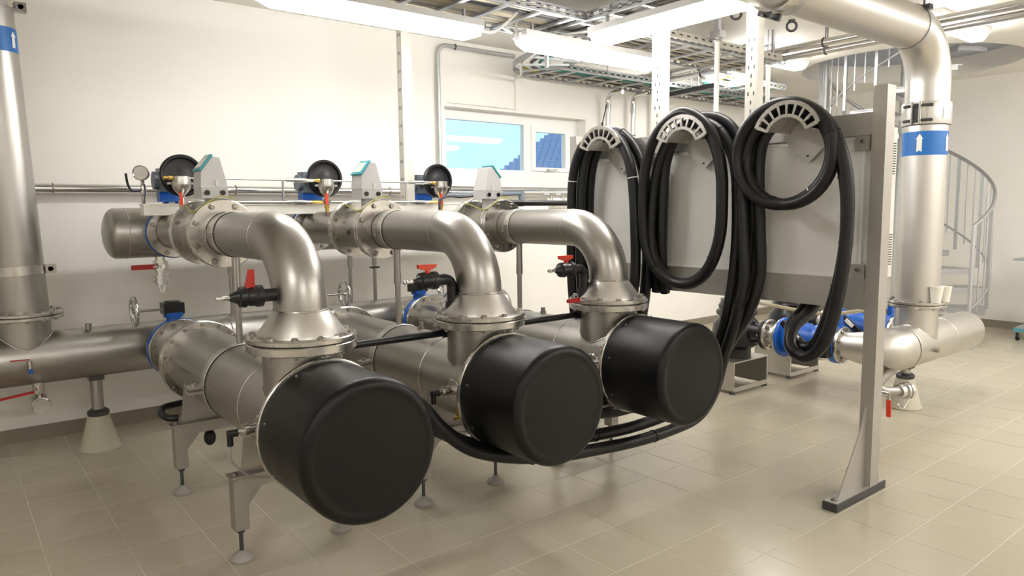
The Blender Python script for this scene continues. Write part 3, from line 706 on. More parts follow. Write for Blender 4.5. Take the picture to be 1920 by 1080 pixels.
# over the nearest hanger: up from the low U-bend, over, and down behind the coil
hose([(4.10, 2.17, 1.14), (4.02, 2.19, 1.0), (3.87, 2.22, .90), (3.80, 2.19, .80), (3.78, 2.08, .76), (3.77, 1.97, .88), (3.77, 1.905, 1.15), (3.77, 1.875, 1.5), (3.77, 1.90, 1.82), (3.78, 2.03, 2.08), (3.79, 2.25, 2.185), (3.80, 2.45, 2.07), (3.80, 2.535, 1.85), (3.80, 2.525, 1.5), (3.79, 2.50, 1.2), (3.78, 2.53, .98), (3.78, 2.62, .70), (3.76, 2.68, .45), (3.66, 2.72, .30), (3.45, 2.74, .255), (3.14, 2.75, .245), (2.83, 2.75, .265), (2.47, 2.75, .30), (2.18, 2.76, .36), (1.96, 2.79, .44), (1.82, 2.83, .56), (1.72, 2.88, .69), (1.58, 2.93, .76), (1.45, 2.96, .74)],
     'black hose from the low U-bend at the post down to the leftmost vessel, outer strand', ties=[(f_, 'rubber') for f_ in (.12, .18, .24, .31, .45, .53, .7, .8)])
hose([(4.13, 2.25, 1.14), (4.06, 2.26, 1.0), (3.93, 2.27, .90), (3.87, 2.21, .81), (3.85, 2.09, .81), (3.845, 2.02, .93), (3.845, 1.945, 1.2), (3.845, 1.915, 1.5), (3.845, 1.945, 1.80), (3.85, 2.07, 2.06), (3.86, 2.25, 2.14), (3.86, 2.42, 2.03), (3.865, 2.47, 1.85), (3.865, 2.455, 1.5), (3.86, 2.44, 1.2), (3.84, 2.50, .96), (3.84, 2.66, .70), (3.82, 2.76, .47), (3.70, 2.80, .36), (3.45, 2.805, .325), (3.14, 2.81, .31), (2.83, 2.81, .325), (2.47, 2.815, .345), (2.20, 2.83, .385), (2.0, 2.87, .44), (1.86, 2.93, .52), (1.74, 2.97, .58), (1.6, 3.0, .60), (1.46, 3.0, .62)],
     'black hose from the low U-bend at the post down to the leftmost vessel, inner strand', ties=[(f_, 'rubber') for f_ in (.15, .21, .28, .46, .75)])
# middle hanger: long oval loop
lp = [(2.925, 2.205), (3.08, 2.165), (3.20, 2.04), (3.275, 1.85), (3.30, 1.6), (3.29, 1.36), (3.21, 1.19), (3.05, 1.09), (2.88, 1.095), (2.74, 1.20), (2.655, 1.40), (2.64, 1.65), (2.66, 1.88), (2.75, 2.09)]
LPS = bez([(0, y, z) for y, z in lp], 10, closed=True)
def oval(x0, x1, shrink, label, ties=()):
    def fn(u, k):
        p = LPS[int(u * len(LPS)) % len(LPS)]
        return 2.96 + (p.y - 2.96) * k, 1.64 + (p.z - 1.64) * (1 - (1 - k) * .5)
    double_loop(fn, x0, x1, .2, label, ties, N=140)
oval(3.75, 3.83, 0, 'black hose hanging in a long oval loop on the middle hanger', ties=[(f_, 'rubber') for f_ in (.1, .22, .34, .5, .62)])
hose([(3.93, 3.22, 1.02), (3.87, 3.20, 1.25), (3.86, 3.19, 1.6), (3.86, 3.17, 1.9), (3.86, 3.08, 2.08), (3.86, 2.93, 2.155), (3.86, 2.75, 2.08), (3.85, 2.63, 1.88), (3.84, 2.595, 1.6), (3.84, 2.60, 1.3), (3.83, 2.63, 1.02), (3.82, 2.70, .75), (3.80, 2.86, .52), (3.70, 2.95, .42), (3.5, 2.98, .375), (3.25, 2.98, .36), (3.03, 2.98, .38), (2.82, 2.98, .46), (2.68, 2.98, .58), (2.55, 2.98, .66), (2.44, 2.98, .68)],
     'black hose from the middle hanger curving low to the middle vessel, front strand', ties=[(f_, 'rubber') for f_ in (.3, .38, .45, .52, .7)])
hose([(3.93, 3.30, 1.02), (3.91, 3.26, 1.25), (3.91, 3.25, 1.6), (3.91, 3.22, 1.9), (3.915, 3.10, 2.12), (3.915, 2.93, 2.19), (3.915, 2.72, 2.12), (3.90, 2.575, 1.88), (3.90, 2.53, 1.6), (3.90, 2.54, 1.3), (3.89, 2.58, 1.02), (3.88, 2.72, .72), (3.86, 2.95, .56), (3.74, 3.03, .48), (3.5, 3.05, .43), (3.25, 3.05, .42), (3.03, 3.05, .43), (2.82, 3.04, .50), (2.70, 3.03, .60), (2.56, 3.02, .60), (2.44, 3.02, .62)],
     'black hose from the middle hanger curving low to the middle vessel, rear strand', ties=[(f_, 'rubber') for f_ in (.34, .42, .5)])
# farthest hanger: arches whose legs drop behind the rightmost elbow
for k, (dx, dr) in enumerate(((0, 0), (.052, -.05), (.11, .015), (.155, -.035))):
    xx = 3.76 + dx
    hose([(xx + .03, 3.98 + dr, .72), (xx, 3.99 + dr, 1.1), (xx, 3.99 + dr, 1.5), (xx, 3.97 + dr, 1.85), (xx, 3.87 + dr * .6, 2.06), (xx, 3.68, 2.155 + dr * .8), (xx, 3.50 - dr * .6, 2.07), (xx, 3.385 - dr, 1.85), (xx, 3.35 - dr, 1.5), (xx, 3.345 - dr, 1.15), (xx - .03, 3.37 - dr, .82), (xx - .12, 3.36, .58 + .03 * k), (xx - .26, 3.28, .56 + .03 * k), (3.41, 3.15 - .04 * k, .60 + .03 * k)],
         ('front', 'second', 'third', 'rearmost')[k] + ' black hose arching over the farthest hanger', ties=((.22, 'cable_white' if k == 0 else 'rubber'), (.42, 'cable_white' if k == 1 else 'rubber'), (.55, 'cable_white' if k == 0 else 'rubber')))

# ================================================================== BLACK PLASTIC COCKS AND TUBES BETWEEN THE LINES
def black_cock(p, label, red_up, elbow=None, tail=True):
    p = Vector(p); t = Thing('plastic_cock', label, 'valve', p, 'black plastic cocks with red handles')
    t.part('hose_tail', MB().lathe(p + V(-.20, 0, 0), (1, 0, 0), [(0, .008), (.008, .011), (.016, .008), (.024, .011), (.032, .008), (.06, .011)], 10), 'chrome')
    t.part('body', MB().lathe(p + V(-.145, 0, 0), (1, 0, 0), [(0, .014), (.035, .030), (.04, .043), (.065, .046), (.07, .038), (.085, .042), (.105, .042), (.11, .047), (.135, .047), (.14, .028), (.20, .028)], 14), 'plastic_black')
    if red_up: t.part('handle', MB().prism([p + V(-.082, -.012, .036), p + V(-.040, -.012, .036), p + V(-.040, -.012, .115), p + V(-.063, -.012, .115)], (0, .016, 0)), 'red')
    else: t.part('handle', MB().cyl(p + V(-.06, 0, .03), p + V(-.06, 0, .055), .012, n=10).prism([p + V(-.115, -.012, .066), p + V(-.06, -.012, .05), p + V(-.01, -.012, .070), p + V(-.01, -.012, .084), p + V(-.115, -.012, .084)], (0, .024, 0)), 'orange_red')
    if elbow:
        t.part('elbow', MB().tube([p + V(.03, 0, 0)] + arc(p + V(.045, 0, -.045), (0, 0, 1), (1, 0, 0), .045, 0, 90, 8) + [p + V(.09, 0, -elbow)], .028, 14).cyl(p + V(.09, 0, -elbow * .5), p + V(.09, 0, -elbow * .75), .036, n=14), 'plastic_black')
    return t
black_cock((1.075, 3.063, 1.247), 'black plastic cock with upright red handle on the leftmost elbow', True)
black_cock((2.00, 3.13, 1.245), 'black plastic cock with red wing handle before the middle elbow', False, .24)
black_cock((2.965, 3.13, 1.245), 'black plastic cock with red wing handle before the rightmost elbow', False, .24)
for i, (xa, xb, lb) in enumerate(((1.42, 2.085, 'black plastic tube linking the leftmost and middle vessels'), (2.40, 3.06, 'black plastic tube linking the middle and rightmost vessels'))):
    yy = 3.2
    t = Thing('drain_tube', lb, 'pipe', (xa, yy, .95), 'black plastic tubes')
    t.part('tube', MB().cyl((xa, yy, .95), (xb, yy, .95), .0185, n=18), 'plastic_black')
    t.part('elbow_fitting', MB().cyl((xb - .01, yy, .95), (xb + .035, yy, .95), .026, n=16).cyl((xb + .01, yy, .93), (xb + .01, yy, 1.005), .026, n=16), 'plastic_black')
t = Thing('stop_tap', 'small red handle sticking out left of the rightmost vessel flange', 'valve', (2.96, 3.06, 1.05))
t.part('handle', MB().prism([(2.86, 3.06, 1.055), (2.955, 3.06, 1.05), (2.955, 3.06, 1.08), (2.86, 3.06, 1.075)], (0, .016, 0)), 'red')

t = Thing('drain_loop', 'black drain tube bent around the leftmost rear support frame', 'pipe', (.93, 4.45, .36))
t.part('tube', MB().tube(bez([(1.10, 4.52, .475), (.97, 4.50, .47), (.93, 4.44, .455), (.945, 4.36, .44), (1.0, 4.35, .43)]), .020, 12), 'plastic_black')
t.part('end_cap', MB().sphere((1.17, 4.36, .28), .035, sz=1.4), 'plastic_black')
t.part('drop', MB().cyl((1.17, 4.36, .30), (1.17, 4.36, .42), .018, n=12), 'plastic_black')
# pressure gauge with black lever cock
t = Thing('pressure_gauge', 'round chrome pressure gauge on a bent pipe at the header end', 'gauge', (1.09, 5.3, 1.64))
t.part('case', MB().lathe((1.08, 5.27, 1.868), (-.35, -1, 0), [(0, .046), (.004, .05), (.045, .05), (.05, .046), (.046, .042)], 32), 'chrome')
t.part('dial', MB().lathe((1.08, 5.27, 1.868), (-.35, -1, 0), [(.042, .043), (.045, .043)], 32), 'white')
t.part('siphon', MB().tube(bez([(1.086, 5.29, 1.82), (1.088, 5.29, 1.73), (1.09, 5.3, 1.66), (1.14, 5.35, 1.635), (1.18, 5.42, 1.625)]), .011, 10), 'steel')
t.part('cock_body', MB().lathe((1.087, 5.29, 1.72), (0, 0, 1), [(0, .014), (.02, .02), (.06, .02), (.08, .014)], 10), 'chrome')
t.part('lever', MB().tube(bez([(1.075, 5.28, 1.76), (1.02, 5.27, 1.755), (.995, 5.27, 1.79), (.985, 5.27, 1.865)]), .008, 8), 'plastic_black')

# ================================================================== WHITE CABLE DUCT + STRUT, WALL RAIL, SMALL PIPES
t = Thing('cable_duct', 'white rectangular cable duct running behind the flow meters', 'cable duct', (1.03, 5.09, 1.6))
t.part('trough', MB().bx(1.03, 4.45, 5.03, 5.13, 1.590, 1.655), 'white_paint')
t.part('lid', MB().bx(1.025, 4.455, 5.026, 5.134, 1.655, 1.665), 'white_paint')
def strut(x, y, z0, z1, label, face='x', pat=.05, w=.05, dp=.10):
    t = Thing('perforated_strut', label, 'strut', (x, y, z0), 'perforated ceiling struts')
    t.part('channel', MB().bx(x - w, x + w, y - dp / 2, y + dp / 2, z0, z1), 'strut')
    k = 0; z = z0 + .05
    while z < z1 - .03:
        off = ((-.02, .02), (0,), (0,))[k % 3] if pat < .1 else (-.012, .012)
        for o in off:
            if face == 'x': m_ = MB().bx(x - w - .001, x - w + .002, y + o - .004, y + o + .004, z - .012, z + .012)
            else: m_ = MB().bx(x + o - .004, x + o + .004, y - dp / 2 - .001, y - dp / 2 + .002, z - .012, z + .012)
            t.part('slot', m_, 'slot')
        k += 1; z += pat
    return t
strut(2.98, 5.08, 1.665, ZC, 'white strut standing on the cable duct before the blank wall', pat=.14, w=.045, dp=.075)
strut(4.13, 3.45, 2.105, ZC, 'perforated strut rising from the rack behind the middle hose loop', pat=.055, w=.035, dp=.105)
strut(4.13, 2.69, 2.105, 3.05, 'perforated strut rising from the rack left of the round hose coil', pat=.055, w=.035, dp=.085)
t = Thing('wall_pipe', 'polished horizontal pipe fixed along the white wall', 'pipe', (.5, 5.96, 1.78))
t.part('pipe', MB().cyl((-2.5, 5.955, 1.785), (5.7, 5.955, 1.785), .032, n=24), 'chrome')
for xx in (.65, 1.9, 3.3, 4.6): t.part('pipe_clip', MB().torus((xx, 5.955, 1.785), (1, 0, 0), .034, .006, 20, 6).cyl((xx, 5.985, 1.785), (xx, Y1, 1.785), .006, n=6), 'bolt')
for xa, xb, lb in ((UX[0] + .03, UX[1] - .1, 'left'), (UX[1] + .03, UX[2] - .1, 'right')):
    t = Thing('impulse_tubing', 'thin steel tubing between the air vents, ' + lb + ' span', 'pipe', (xa, 4.93, 1.7), 'thin steel vent tubing')
    t.part('upper_tube', MB().cyl((xa, 4.93, 1.825), (xb, 4.93, 1.825), .006, n=8), 'steel')
    t.part('lower_tube', MB().cyl((xa, 4.93, 1.672), (xb, 4.93, 1.672), .010, n=8), 'steel')
    t.part('union', MB().lathe((xb - .20, 4.93, 1.825), (1, 0, 0), [(0, .010), (.03, .014), (.06, .014), (.06, .018), (.14, .018), (.14, .013), (.2, .013)], 10), 'chrome')
    t.part('union', MB().lathe((xb - .20, 4.93, 1.672), (1, 0, 0), [(0, .010), (.03, .014), (.06, .014), (.06, .018), (.14, .018), (.14, .013), (.2, .013)], 10), 'chrome')
    t.part('cross_tube', MB().cyl((xb - .22, 4.93, 1.825), (xb - .22, 4.93, 1.66), .008, n=8), 'chrome')
    t.part('brass_nut', MB().cyl((xb - .02, 4.93, 1.672), (xb + .07, 4.93, 1.672), .014, n=8), 'brass')
t = Thing('plastic_dosing_pipe', 'black plastic pipe running along the rightmost elbow to a bend', 'pipe', (3.6, 4.45, 1.6))
t.part('pipe', MB().cyl((3.50, 4.45, 1.655), (4.52, 4.45, 1.655), .022, n=16), 'plastic_black')
t.part('bend', MB().cyl((4.50, 4.45, 1.655), (4.545, 4.45, 1.655), .030, n=16).cyl((4.535, 4.45, 1.675), (4.535, 4.45, 1.56), .028, n=16).cyl((4.535, 4.45, 1.56), (4.535, 4.45, 1.2), .020, n=16), 'plastic_black')
t.part('pipe_drop', MB().cyl((4.535, 4.45, 1.2), (4.535, 4.45, 0), .020, n=16), 'plastic_black')
t.part('sleeve', MB().cyl((3.50, 4.45, 1.655), (3.66, 4.45, 1.655), .027, n=16), 'plastic_black')
t = Thing('dosing_valve', 'dark grey plastic valve with red knob under the window', 'valve', (3.95, 5.3, 1.6))
t.part('body', MB().lathe((4.0, 5.3, 1.60), (0, 0, 1), [(0, .04), (.10, .04), (.10, .05), (.13, .05), (.13, .035), (.17, .035)], 16), 'grey_blue')
t.part('knob', MB().cyl((3.95, 5.27, 1.645), (3.90, 5.27, 1.645), .025, n=12), 'red')
t.part('outlet', MB().cyl((4.0, 5.3, 1.75), (4.35, 5.3, 1.76), .022, n=14).cyl((4.35, 5.3, 1.78), (4.35, 5.3, 1.62), .03, n=14).cyl((3.35, 5.3, 1.735), (4.0, 5.3, 1.745), .02, n=12), 'grey_blue')
t = Thing('sight_glass', 'small clear valve block fixed under the window near the rack', 'valve', (5.4, 5.9, 1.6))
t.part('block', MB().bx(5.28, 5.62, 5.86, 5.95, 1.62, 1.68), 'steel_satin')
t.part('tube', MB().cyl((5.22, 5.9, 1.71), (5.64, 5.9, 1.71), .024, n=14), 'white')
for xx in (5.25, 5.42, 5.6): t.part('fitting', MB().cyl((xx, 5.9, 1.67), (xx, 5.9, 1.745), .030, n=12), 'chrome')
t = Thing('signal_cable', 'black looped cable behind the middle elbow', 'cable', (3.2, 4.7, 1.6))
t.part('cable', MB().tube(bez([(3.05, 4.72, 1.60), (3.06, 4.72, 1.68), (3.13, 4.72, 1.715), (3.25, 4.72, 1.71), (3.38, 4.7, 1.72)]), .010, 8), 'cable_dark')
t.part('white_lead', MB().tube(bez([(3.12, 4.5, 1.64), (3.18, 4.42, 1.70), (3.22, 4.38, 1.74)]), .009, 8), 'cable_white')
t = Thing('wall_conduit', 'bright conduit pipe bending down beside the window', 'conduit', (3.9, 6.0, 1.9))
t.part('pipe', MB().tube([V(3.90, 6.01, 1.88), V(3.90, 6.01, 3.08)] + arc((4.0, 6.01, 3.10), (-1, 0, 0), (0, 0, 1), .10, 0, 90, 8) + [V(4.4, 6.01, 3.20), V(4.85, 6.01, 3.20)], .020, 14), 'galv')
t.part('clip', MB().torus((4.10, 6.01, 3.2), (1, 0, 0), .022, .007, 16, 6), 'dark_metal')
t.part('thin_line', MB().cyl((4.88, 6.035, 2.66), (4.88, 6.035, 3.02), .006, n=6), 'cable_white')
t.part('thin_line', MB().cyl((4.02, 6.035, 2.665), (4.88, 6.035, 2.665), .006, n=6), 'cable_white')

# ================================================================== RIGHT HEADER, RISER AND CEILING PIPE
RY, RZ, RR = 2.41, .51, .165
t = Thing('discharge_header_pipe', 'pale stainless header pipe with rounded end behind the tall post', 'pipe', (5.9, RY, RZ))
t.part('pipe', pipe_x(5.74, 7.09, RY, RZ, RR, dome1=True), 'steel_satin')
hp_ = bez([(5.5, 2.70, RZ + .01), (5.505, 2.62, RZ + .008), (5.54, 2.51, RZ + .004), (5.62, 2.435, RZ), (5.75, RY, RZ)], 6)
t.part('inlet_bend', MB().tube(hp_, .1, 40, rs=[.107 + (RR - .107) * min(1, max(0, (i - 3) / 15.)) for i in range(len(hp_))]), 'steel_satin')
VX = 6.02; VR = .155
t.part('branch_neck', MB().cyl((VX, RY, RZ), (VX, RY, .835), VR, n=48), 'steel_satin')
t.part('weld_seam', MB().tube([V(VX + VR * math.cos(a), RY + VR * math.sin(a), RZ + math.sqrt(RR ** 2 - (VR * math.sin(a)) ** 2) + .001) for a in [2 * PI * k / 40 for k in range(40)]], .004, 6, closed=True), 'steel_flange')
for xx in (5.76, 6.45): t.part('seam_ring', MB().torus((xx, RY, RZ), (1, 0, 0), RR - .001, .003, 48, 6), 'steel_satin')
f = t.part('flange', MB().disc((VX, RY, .815), (VX, RY, .836), .21, n=48), 'steel_flange')
bolts(t, f, (VX, RY, .815), (0, 0, -1), .185, 12, .012, me=NUT)
t.part('plug', MB().cyl((5.98, RY - RR + .01, .49), (5.98, RY - RR - .03, .49), .02, n=8), 'bolt')
for xx in (6.4,): t.part('tee_neck', MB().cyl((xx, RY, RZ + .01), (xx, 2.64, RZ + .01), .105, n=32), 'steel_satin')
pedestal(5.95, 2.44, .355, 'cone footed pipe support under the right header pipe')
t = Thing('drain_branch', 'chrome drain branch with hanging red lever by the right pedestal', 'valve', (5.42, 2.2, .3))
t.part('stub', MB().tube([V(5.62, 2.40, .36), V(5.40, 2.38, .33), V(5.17, 2.32, .30), V(5.22, 2.27, .28), V(5.34, 2.22, .275)], .035, 14), 'steel')
t.part('coupling', MB().lathe((5.32, 2.225, .275), (1, -.35, 0), [(0, .05), (.05, .05), (.05, .062), (.065, .062), (.065, .055), (.08, .055), (.08, .062), (.10, .062), (.10, .045), (.11, .045)], 22), 'chrome')
t.part('lever', MB().bar((5.14, 2.22, .30), (5.14, 2.21, .235), .024, .01).cyl((5.14, 2.26, .29), (5.14, 2.21, .29), .02, n=10), 'chrome')
t.part('lever_grip', MB().bar((5.14, 2.21, .245), (5.14, 2.205, .125), .03, .014), 'orange_red')
t.part('chain', MB().tube(bez([(5.25, 2.19, .20), (5.32, 2.19, .155), (5.42, 2.19, .20), (5.44, 2.19, .245)]), .003, 5), 'chrome')
t = Thing('discharge_riser', 'pale stainless riser with blue arrow band right of the tall post', 'pipe', (VX, RY, .84))
t.part('pipe', MB().cyl((VX, RY, .845), (VX, RY, 2.21), VR, n=48), 'steel_satin')
f = t.part('flange', MB().disc((VX, RY, .841), (VX, RY, .862), .21, n=48), 'steel_flange')
bolts(t, f, (VX, RY, .862), (0, 0, 1), .185, 12, .013)
t.part('gasket', MB().cyl((VX, RY, .834), (VX, RY, .843), .20, n=40), 'gasket')
t.part('blue_band', MB().cyl((VX, RY, 1.985), (VX, RY, 2.165), VR + .0015, n=48), 'blue_band', label='blue band with white arrows')
for k in (-172, -92, -252, 30):
    a = rad(k); no = V(math.cos(a), math.sin(a), 0); ta = V(-math.sin(a), math.cos(a), 0); c = V(VX, RY, 2.075)
    def q(u, v): return c + no * (VR + .0022) + ta * u + V(0, 0, v)
    t.part('arrow_mark', MB().prism([q(-.018, -.066), q(0, -.054), q(.018, -.066), q(.018, .03), q(.026, .03), q(0, .07), q(-.026, .03), q(-.018, .03)], no * .0012), 'white')
cp = t.part('pipe_coupling', MB().lathe((VX, RY, 2.215), (0, 0, 1), [(0, VR), (0, VR + .014), (.012, VR + .018), (.155, VR + .018), (.167, VR + .014), (.167, VR)], 48), 'steel_satin')
def cpt(a, r, z): return V(VX + r * math.cos(rad(a)), RY + r * math.sin(rad(a)), z)
for zz in (2.245, 2.355):
    t.part('coupling_lug', MB().tube([cpt(a_, .180, zz) for a_ in range(-215, -144, 10)], .011, 8), 'dark_metal', cp)
for a_ in (-190, -172):
    t.part('coupling_bar', MB().cyl(cpt(a_, .184, 2.215), cpt(a_, .184, 2.385), .010, n=8), 'bolt', cp)
t.part('coupling_gap', MB().bar(cpt(-181, .172, 2.23), cpt(-181, .172, 2.37), .03, .012, up=(math.cos(rad(-181)), math.sin(rad(-181)), 0)), 'slot', cp)
t.part('coupling_label', MB().prism([cpt(-120, .1745, 2.25), cpt(-98, .1745, 2.25), cpt(-98, .1745, 2.34), cpt(-120, .1745, 2.34)], (-.001, -.003, 0)), 'white', cp)
t = Thing('ceiling_main_pipe', 'large stainless pipe along the ceiling bending down at the right', 'pipe', (5.5, RY, 2.9))
zc_ = 2.90; rce = .38
t.part('elbow', MB().tube([V(VX, RY, 2.385)] + arc((VX - rce, RY, zc_ - rce), (1, 0, 0), (0, 0, 1), rce, 0, 90, 24) + [V(VX - rce - .05, RY, zc_)], VR, 48), 'steel_satin')
t.part('straight_pipe', MB().cyl((5.60, RY, zc_), (.9, RY, zc_), VR - .001, n=48), 'steel_satin')
cb = t.part('hanger_band', MB().disc((5.62, RY, zc_), (5.66, RY, zc_), VR + .006, n=48, ri=VR - .002), 'galv')
t.part('band_liner', MB().disc((5.612, RY, zc_), (5.62, RY, zc_), VR + .003, n=48, ri=VR - .002), 'gasket', cb)
t.part('hanger_rod', MB().cyl((5.64, RY - .10, zc_ + .11), (5.64, RY - .10, ZC), .008, n=8).bx(5.61, 5.67, RY - .15, RY - .08, zc_ + .10, zc_ + .13), 'dark_metal', cb)
cp = t.part('pipe_coupling', MB().lathe((3.86, RY, zc_), (1, 0, 0), [(0, VR), (0, VR + .016), (.01, VR + .02), (.15, VR + .02), (.16, VR + .016), (.16, VR)], 48), 'steel_flange')
for xx in (3.88, 3.98): t.part('coupling_lug', MB().bar((xx, RY + .10, zc_ - .16), (xx, RY + .02, zc_ - .19), .02, .03), 'dark_metal', cp)
t.part('coupling_bar', MB().cyl((3.85, RY + .06, zc_ - .185), (4.03, RY + .06, zc_ - .185), .01, n=8), 'bolt', cp)
for i, (dx, dy, lb) in enumerate(((-.085, -.170, 'white plastic cup standing on the riser flange, left one'), (.02, -.190, 'white plastic cup standing on the riser flange, right one'))):
    t = Thing('plastic_cup', lb, 'cup', (VX + dx, RY + dy, .862), 'white plastic cups')
    t.part('cup', MB().lathe((VX + dx, RY + dy, .8625), (0, 0, 1), [(0, .001), (0, .033), (.118, .048), (.121, .050), (.118, .045), (.004, .031), (.004, .001)], 28), 'cup')

# ================================================================== PUMPS WITH BLUE VALVES
def pump(px, label, vlabel):
    py, pz = 3.68, RZ + .01
    t = Thing('pump', label, 'pump', (px, py, 0), 'black pumps on steel stands')
    t.part('stand', MB().bx(px - .26, px - .245, py - .14, py + .24, .03, .27).bx(px + .245, px + .26, py - .14, py + .24, .03, .27).bx(px - .245, px + .245, py + .225, py + .24, .0, .27).bx(px - .26, px + .26, py - .14, py + .24, .27, .282).bx(px - .245, px + .245, py - .14, py - .13, .02, .06), 'steel_satin')
    for sx in (-.25, .25):
        for sy in (-.12, .22): t.part('stand_foot', MB().lathe((px + sx, py + sy, 0), (0, 0, 1), [(0, .025), (.03, .018)], 10), 'dark_metal')
    t.part('volute', MB().lathe((px, py + .02, .282), (0, 0, 1), [(0, .13), (.08, .13), (.12, .19), (.20, .215), (.30, .20), (.36, .15), (.38, .15)], 36), 'plastic_black')
    t.part('outlet', MB().lathe((px, py - .05, pz), (0, -1, 0), [(0, .11), (.18, .085), (.22, .085)], 28), 'plastic_black')
    f = t.part('outlet_flange', MB().disc((px, py - .27, pz), (px, py - .30, pz), .132, n=36), 'plastic_black')
    bolts(t, f, (px, py - .27, pz), (0, 1, 0), .108, 8, .014, me=NUT)
    t.part('collar', MB().lathe((px, py + .02, .66), (0, 0, 1), [(0, .17), (.02, .18), (.04, .17), (.05, .15), (.08, .16), (.11, .14), (.14, .14)], 32), 'plastic_black')
    t.part('lantern', MB().cyl((px, py + .02, .80), (px, py + .02, .92), .11, n=28), 'steel_flange')
    m_ = t.part('motor', MB().lathe((px, py + .02, .92), (0, 0, 1), [(0, .15), (.02, .15), (.02, .135), (.30, .135), (.33, .12), (.34, .05)], 32), 'plastic_black')
    for k in range(20):
        a = 2 * PI * k / 20
        t.part('cooling_fin', MB().bar((px + .14 * math.cos(a), py + .02 + .14 * math.sin(a), .95), (px + .14 * math.cos(a), py + .02 + .14 * math.sin(a), 1.20), .004, .02, up=(math.cos(a), math.sin(a), 0)), 'plastic_black', m_)
    # discharge train
    y0 = py - .30
    v = Thing('discharge_valve_set', vlabel, 'valve', (px, y0 - .3, pz), 'blue discharge valves')
    f = v.part('flange', MB().disc((px, y0 - .002, pz), (px, y0 - .027, pz), .132, n=36), 'steel_flange'); bolts(v, f, (px, y0 - .027, pz), (0, -1, 0), .108, 8, .014)
    v.part('spool', MB().cyl((px, y0 - .02, pz), (px, y0 - .12, pz), .085, n=32), 'steel_satin')
    f = v.part('flange', MB().disc((px, y0 - .115, pz), (px, y0 - .14, pz), .15, n=36), 'steel_flange'); bolts(v, f, (px, y0 - .115, pz), (0, 1, 0), .123, 8, .013, me=NUT)
    v.part('check_valve', MB().lathe((px, y0 - .142, pz), (0, -1, 0), [(0, .165), (.03, .165), (.035, .125), (.08, .14), (.16, .15), (.24, .13), (.30, .11), (.305, .145), (.335, .145)], 40), 'blue')
    lv = v.part('check_lever', MB().bar((px - .165, y0 - .22, pz + .15), (px - .18, y0 - .46, pz - .03), .03, .045), 'plastic_black')
    v.part('lever_label', MB().bar((px - .188, y0 - .31, pz + .09), (px - .193, y0 - .38, pz + .037), .01, .032), 'white', lv)
    f = v.part('flange', MB().disc((px, y0 - .479, pz), (px, y0 - .503, pz), .145, n=36), 'steel_flange'); bolts(v, f, (px, y0 - .503, pz), (0, -1, 0), .118, 8, .013, ph=.5)
    v.part('spool', MB().cyl((px, y0 - .50, pz), (px, y0 - .575, pz), .09, n=32), 'steel_satin')
    f = v.part('flange', MB().disc((px, y0 - .565, pz), (px, y0 - .588, pz), .145, n=36), 'steel_flange')
    bt = v.part('butterfly_body', MB().disc((px, y0 - .589, pz), (px, y0 - .635, pz), .15, n=36).bx(px - .03, px + .03, y0 - .63, y0 - .594, pz + .12, pz + .25), 'blue')
    v.part('gear_cap', MB().bx(px - .22, px - .12, y0 - .63, y0 - .55, pz - .08, pz + .04).cyl((px - .12, y0 - .61, pz - .02), (px - .05, y0 - .61, pz - .02), .03, n=12), 'plastic_black', bt)
    f = v.part('flange', MB().disc((px, y0 - .636, pz), (px, y0 - .661, pz), .145, n=36), 'steel_flange'); bolts(v, f, (px, y0 - .661, pz), (0, -1, 0), .12, 8, .013, ph=.5)
    v.part('pipe_stub', MB().cyl((px, y0 - .66, pz), (px, y0 - .70, pz), .107, n=32), 'steel_satin')
pump(5.5, 'black pump on a steel box stand nearest the rack', 'blue check valve and butterfly valve train nearest the post')
pump(6.4, 'black pump on a steel box stand, second behind the rack', 'blue check valve and butterfly valve train behind the first')
t = Thing('air_hose', 'thin beige hose looping beneath the cabinet beam', 'hose', (4.6, 2.6, 1.0))
t.part('hose', MB().tube(bez([(4.03, 2.80, 1.10), (4.08, 2.78, 1.02), (4.3, 2.68, .96), (4.45, 2.50, .915), (4.5, 2.36, .905), (4.56, 2.20, .93), (4.62, 2.1, .96)]), .012, 8), 'cable_beige')

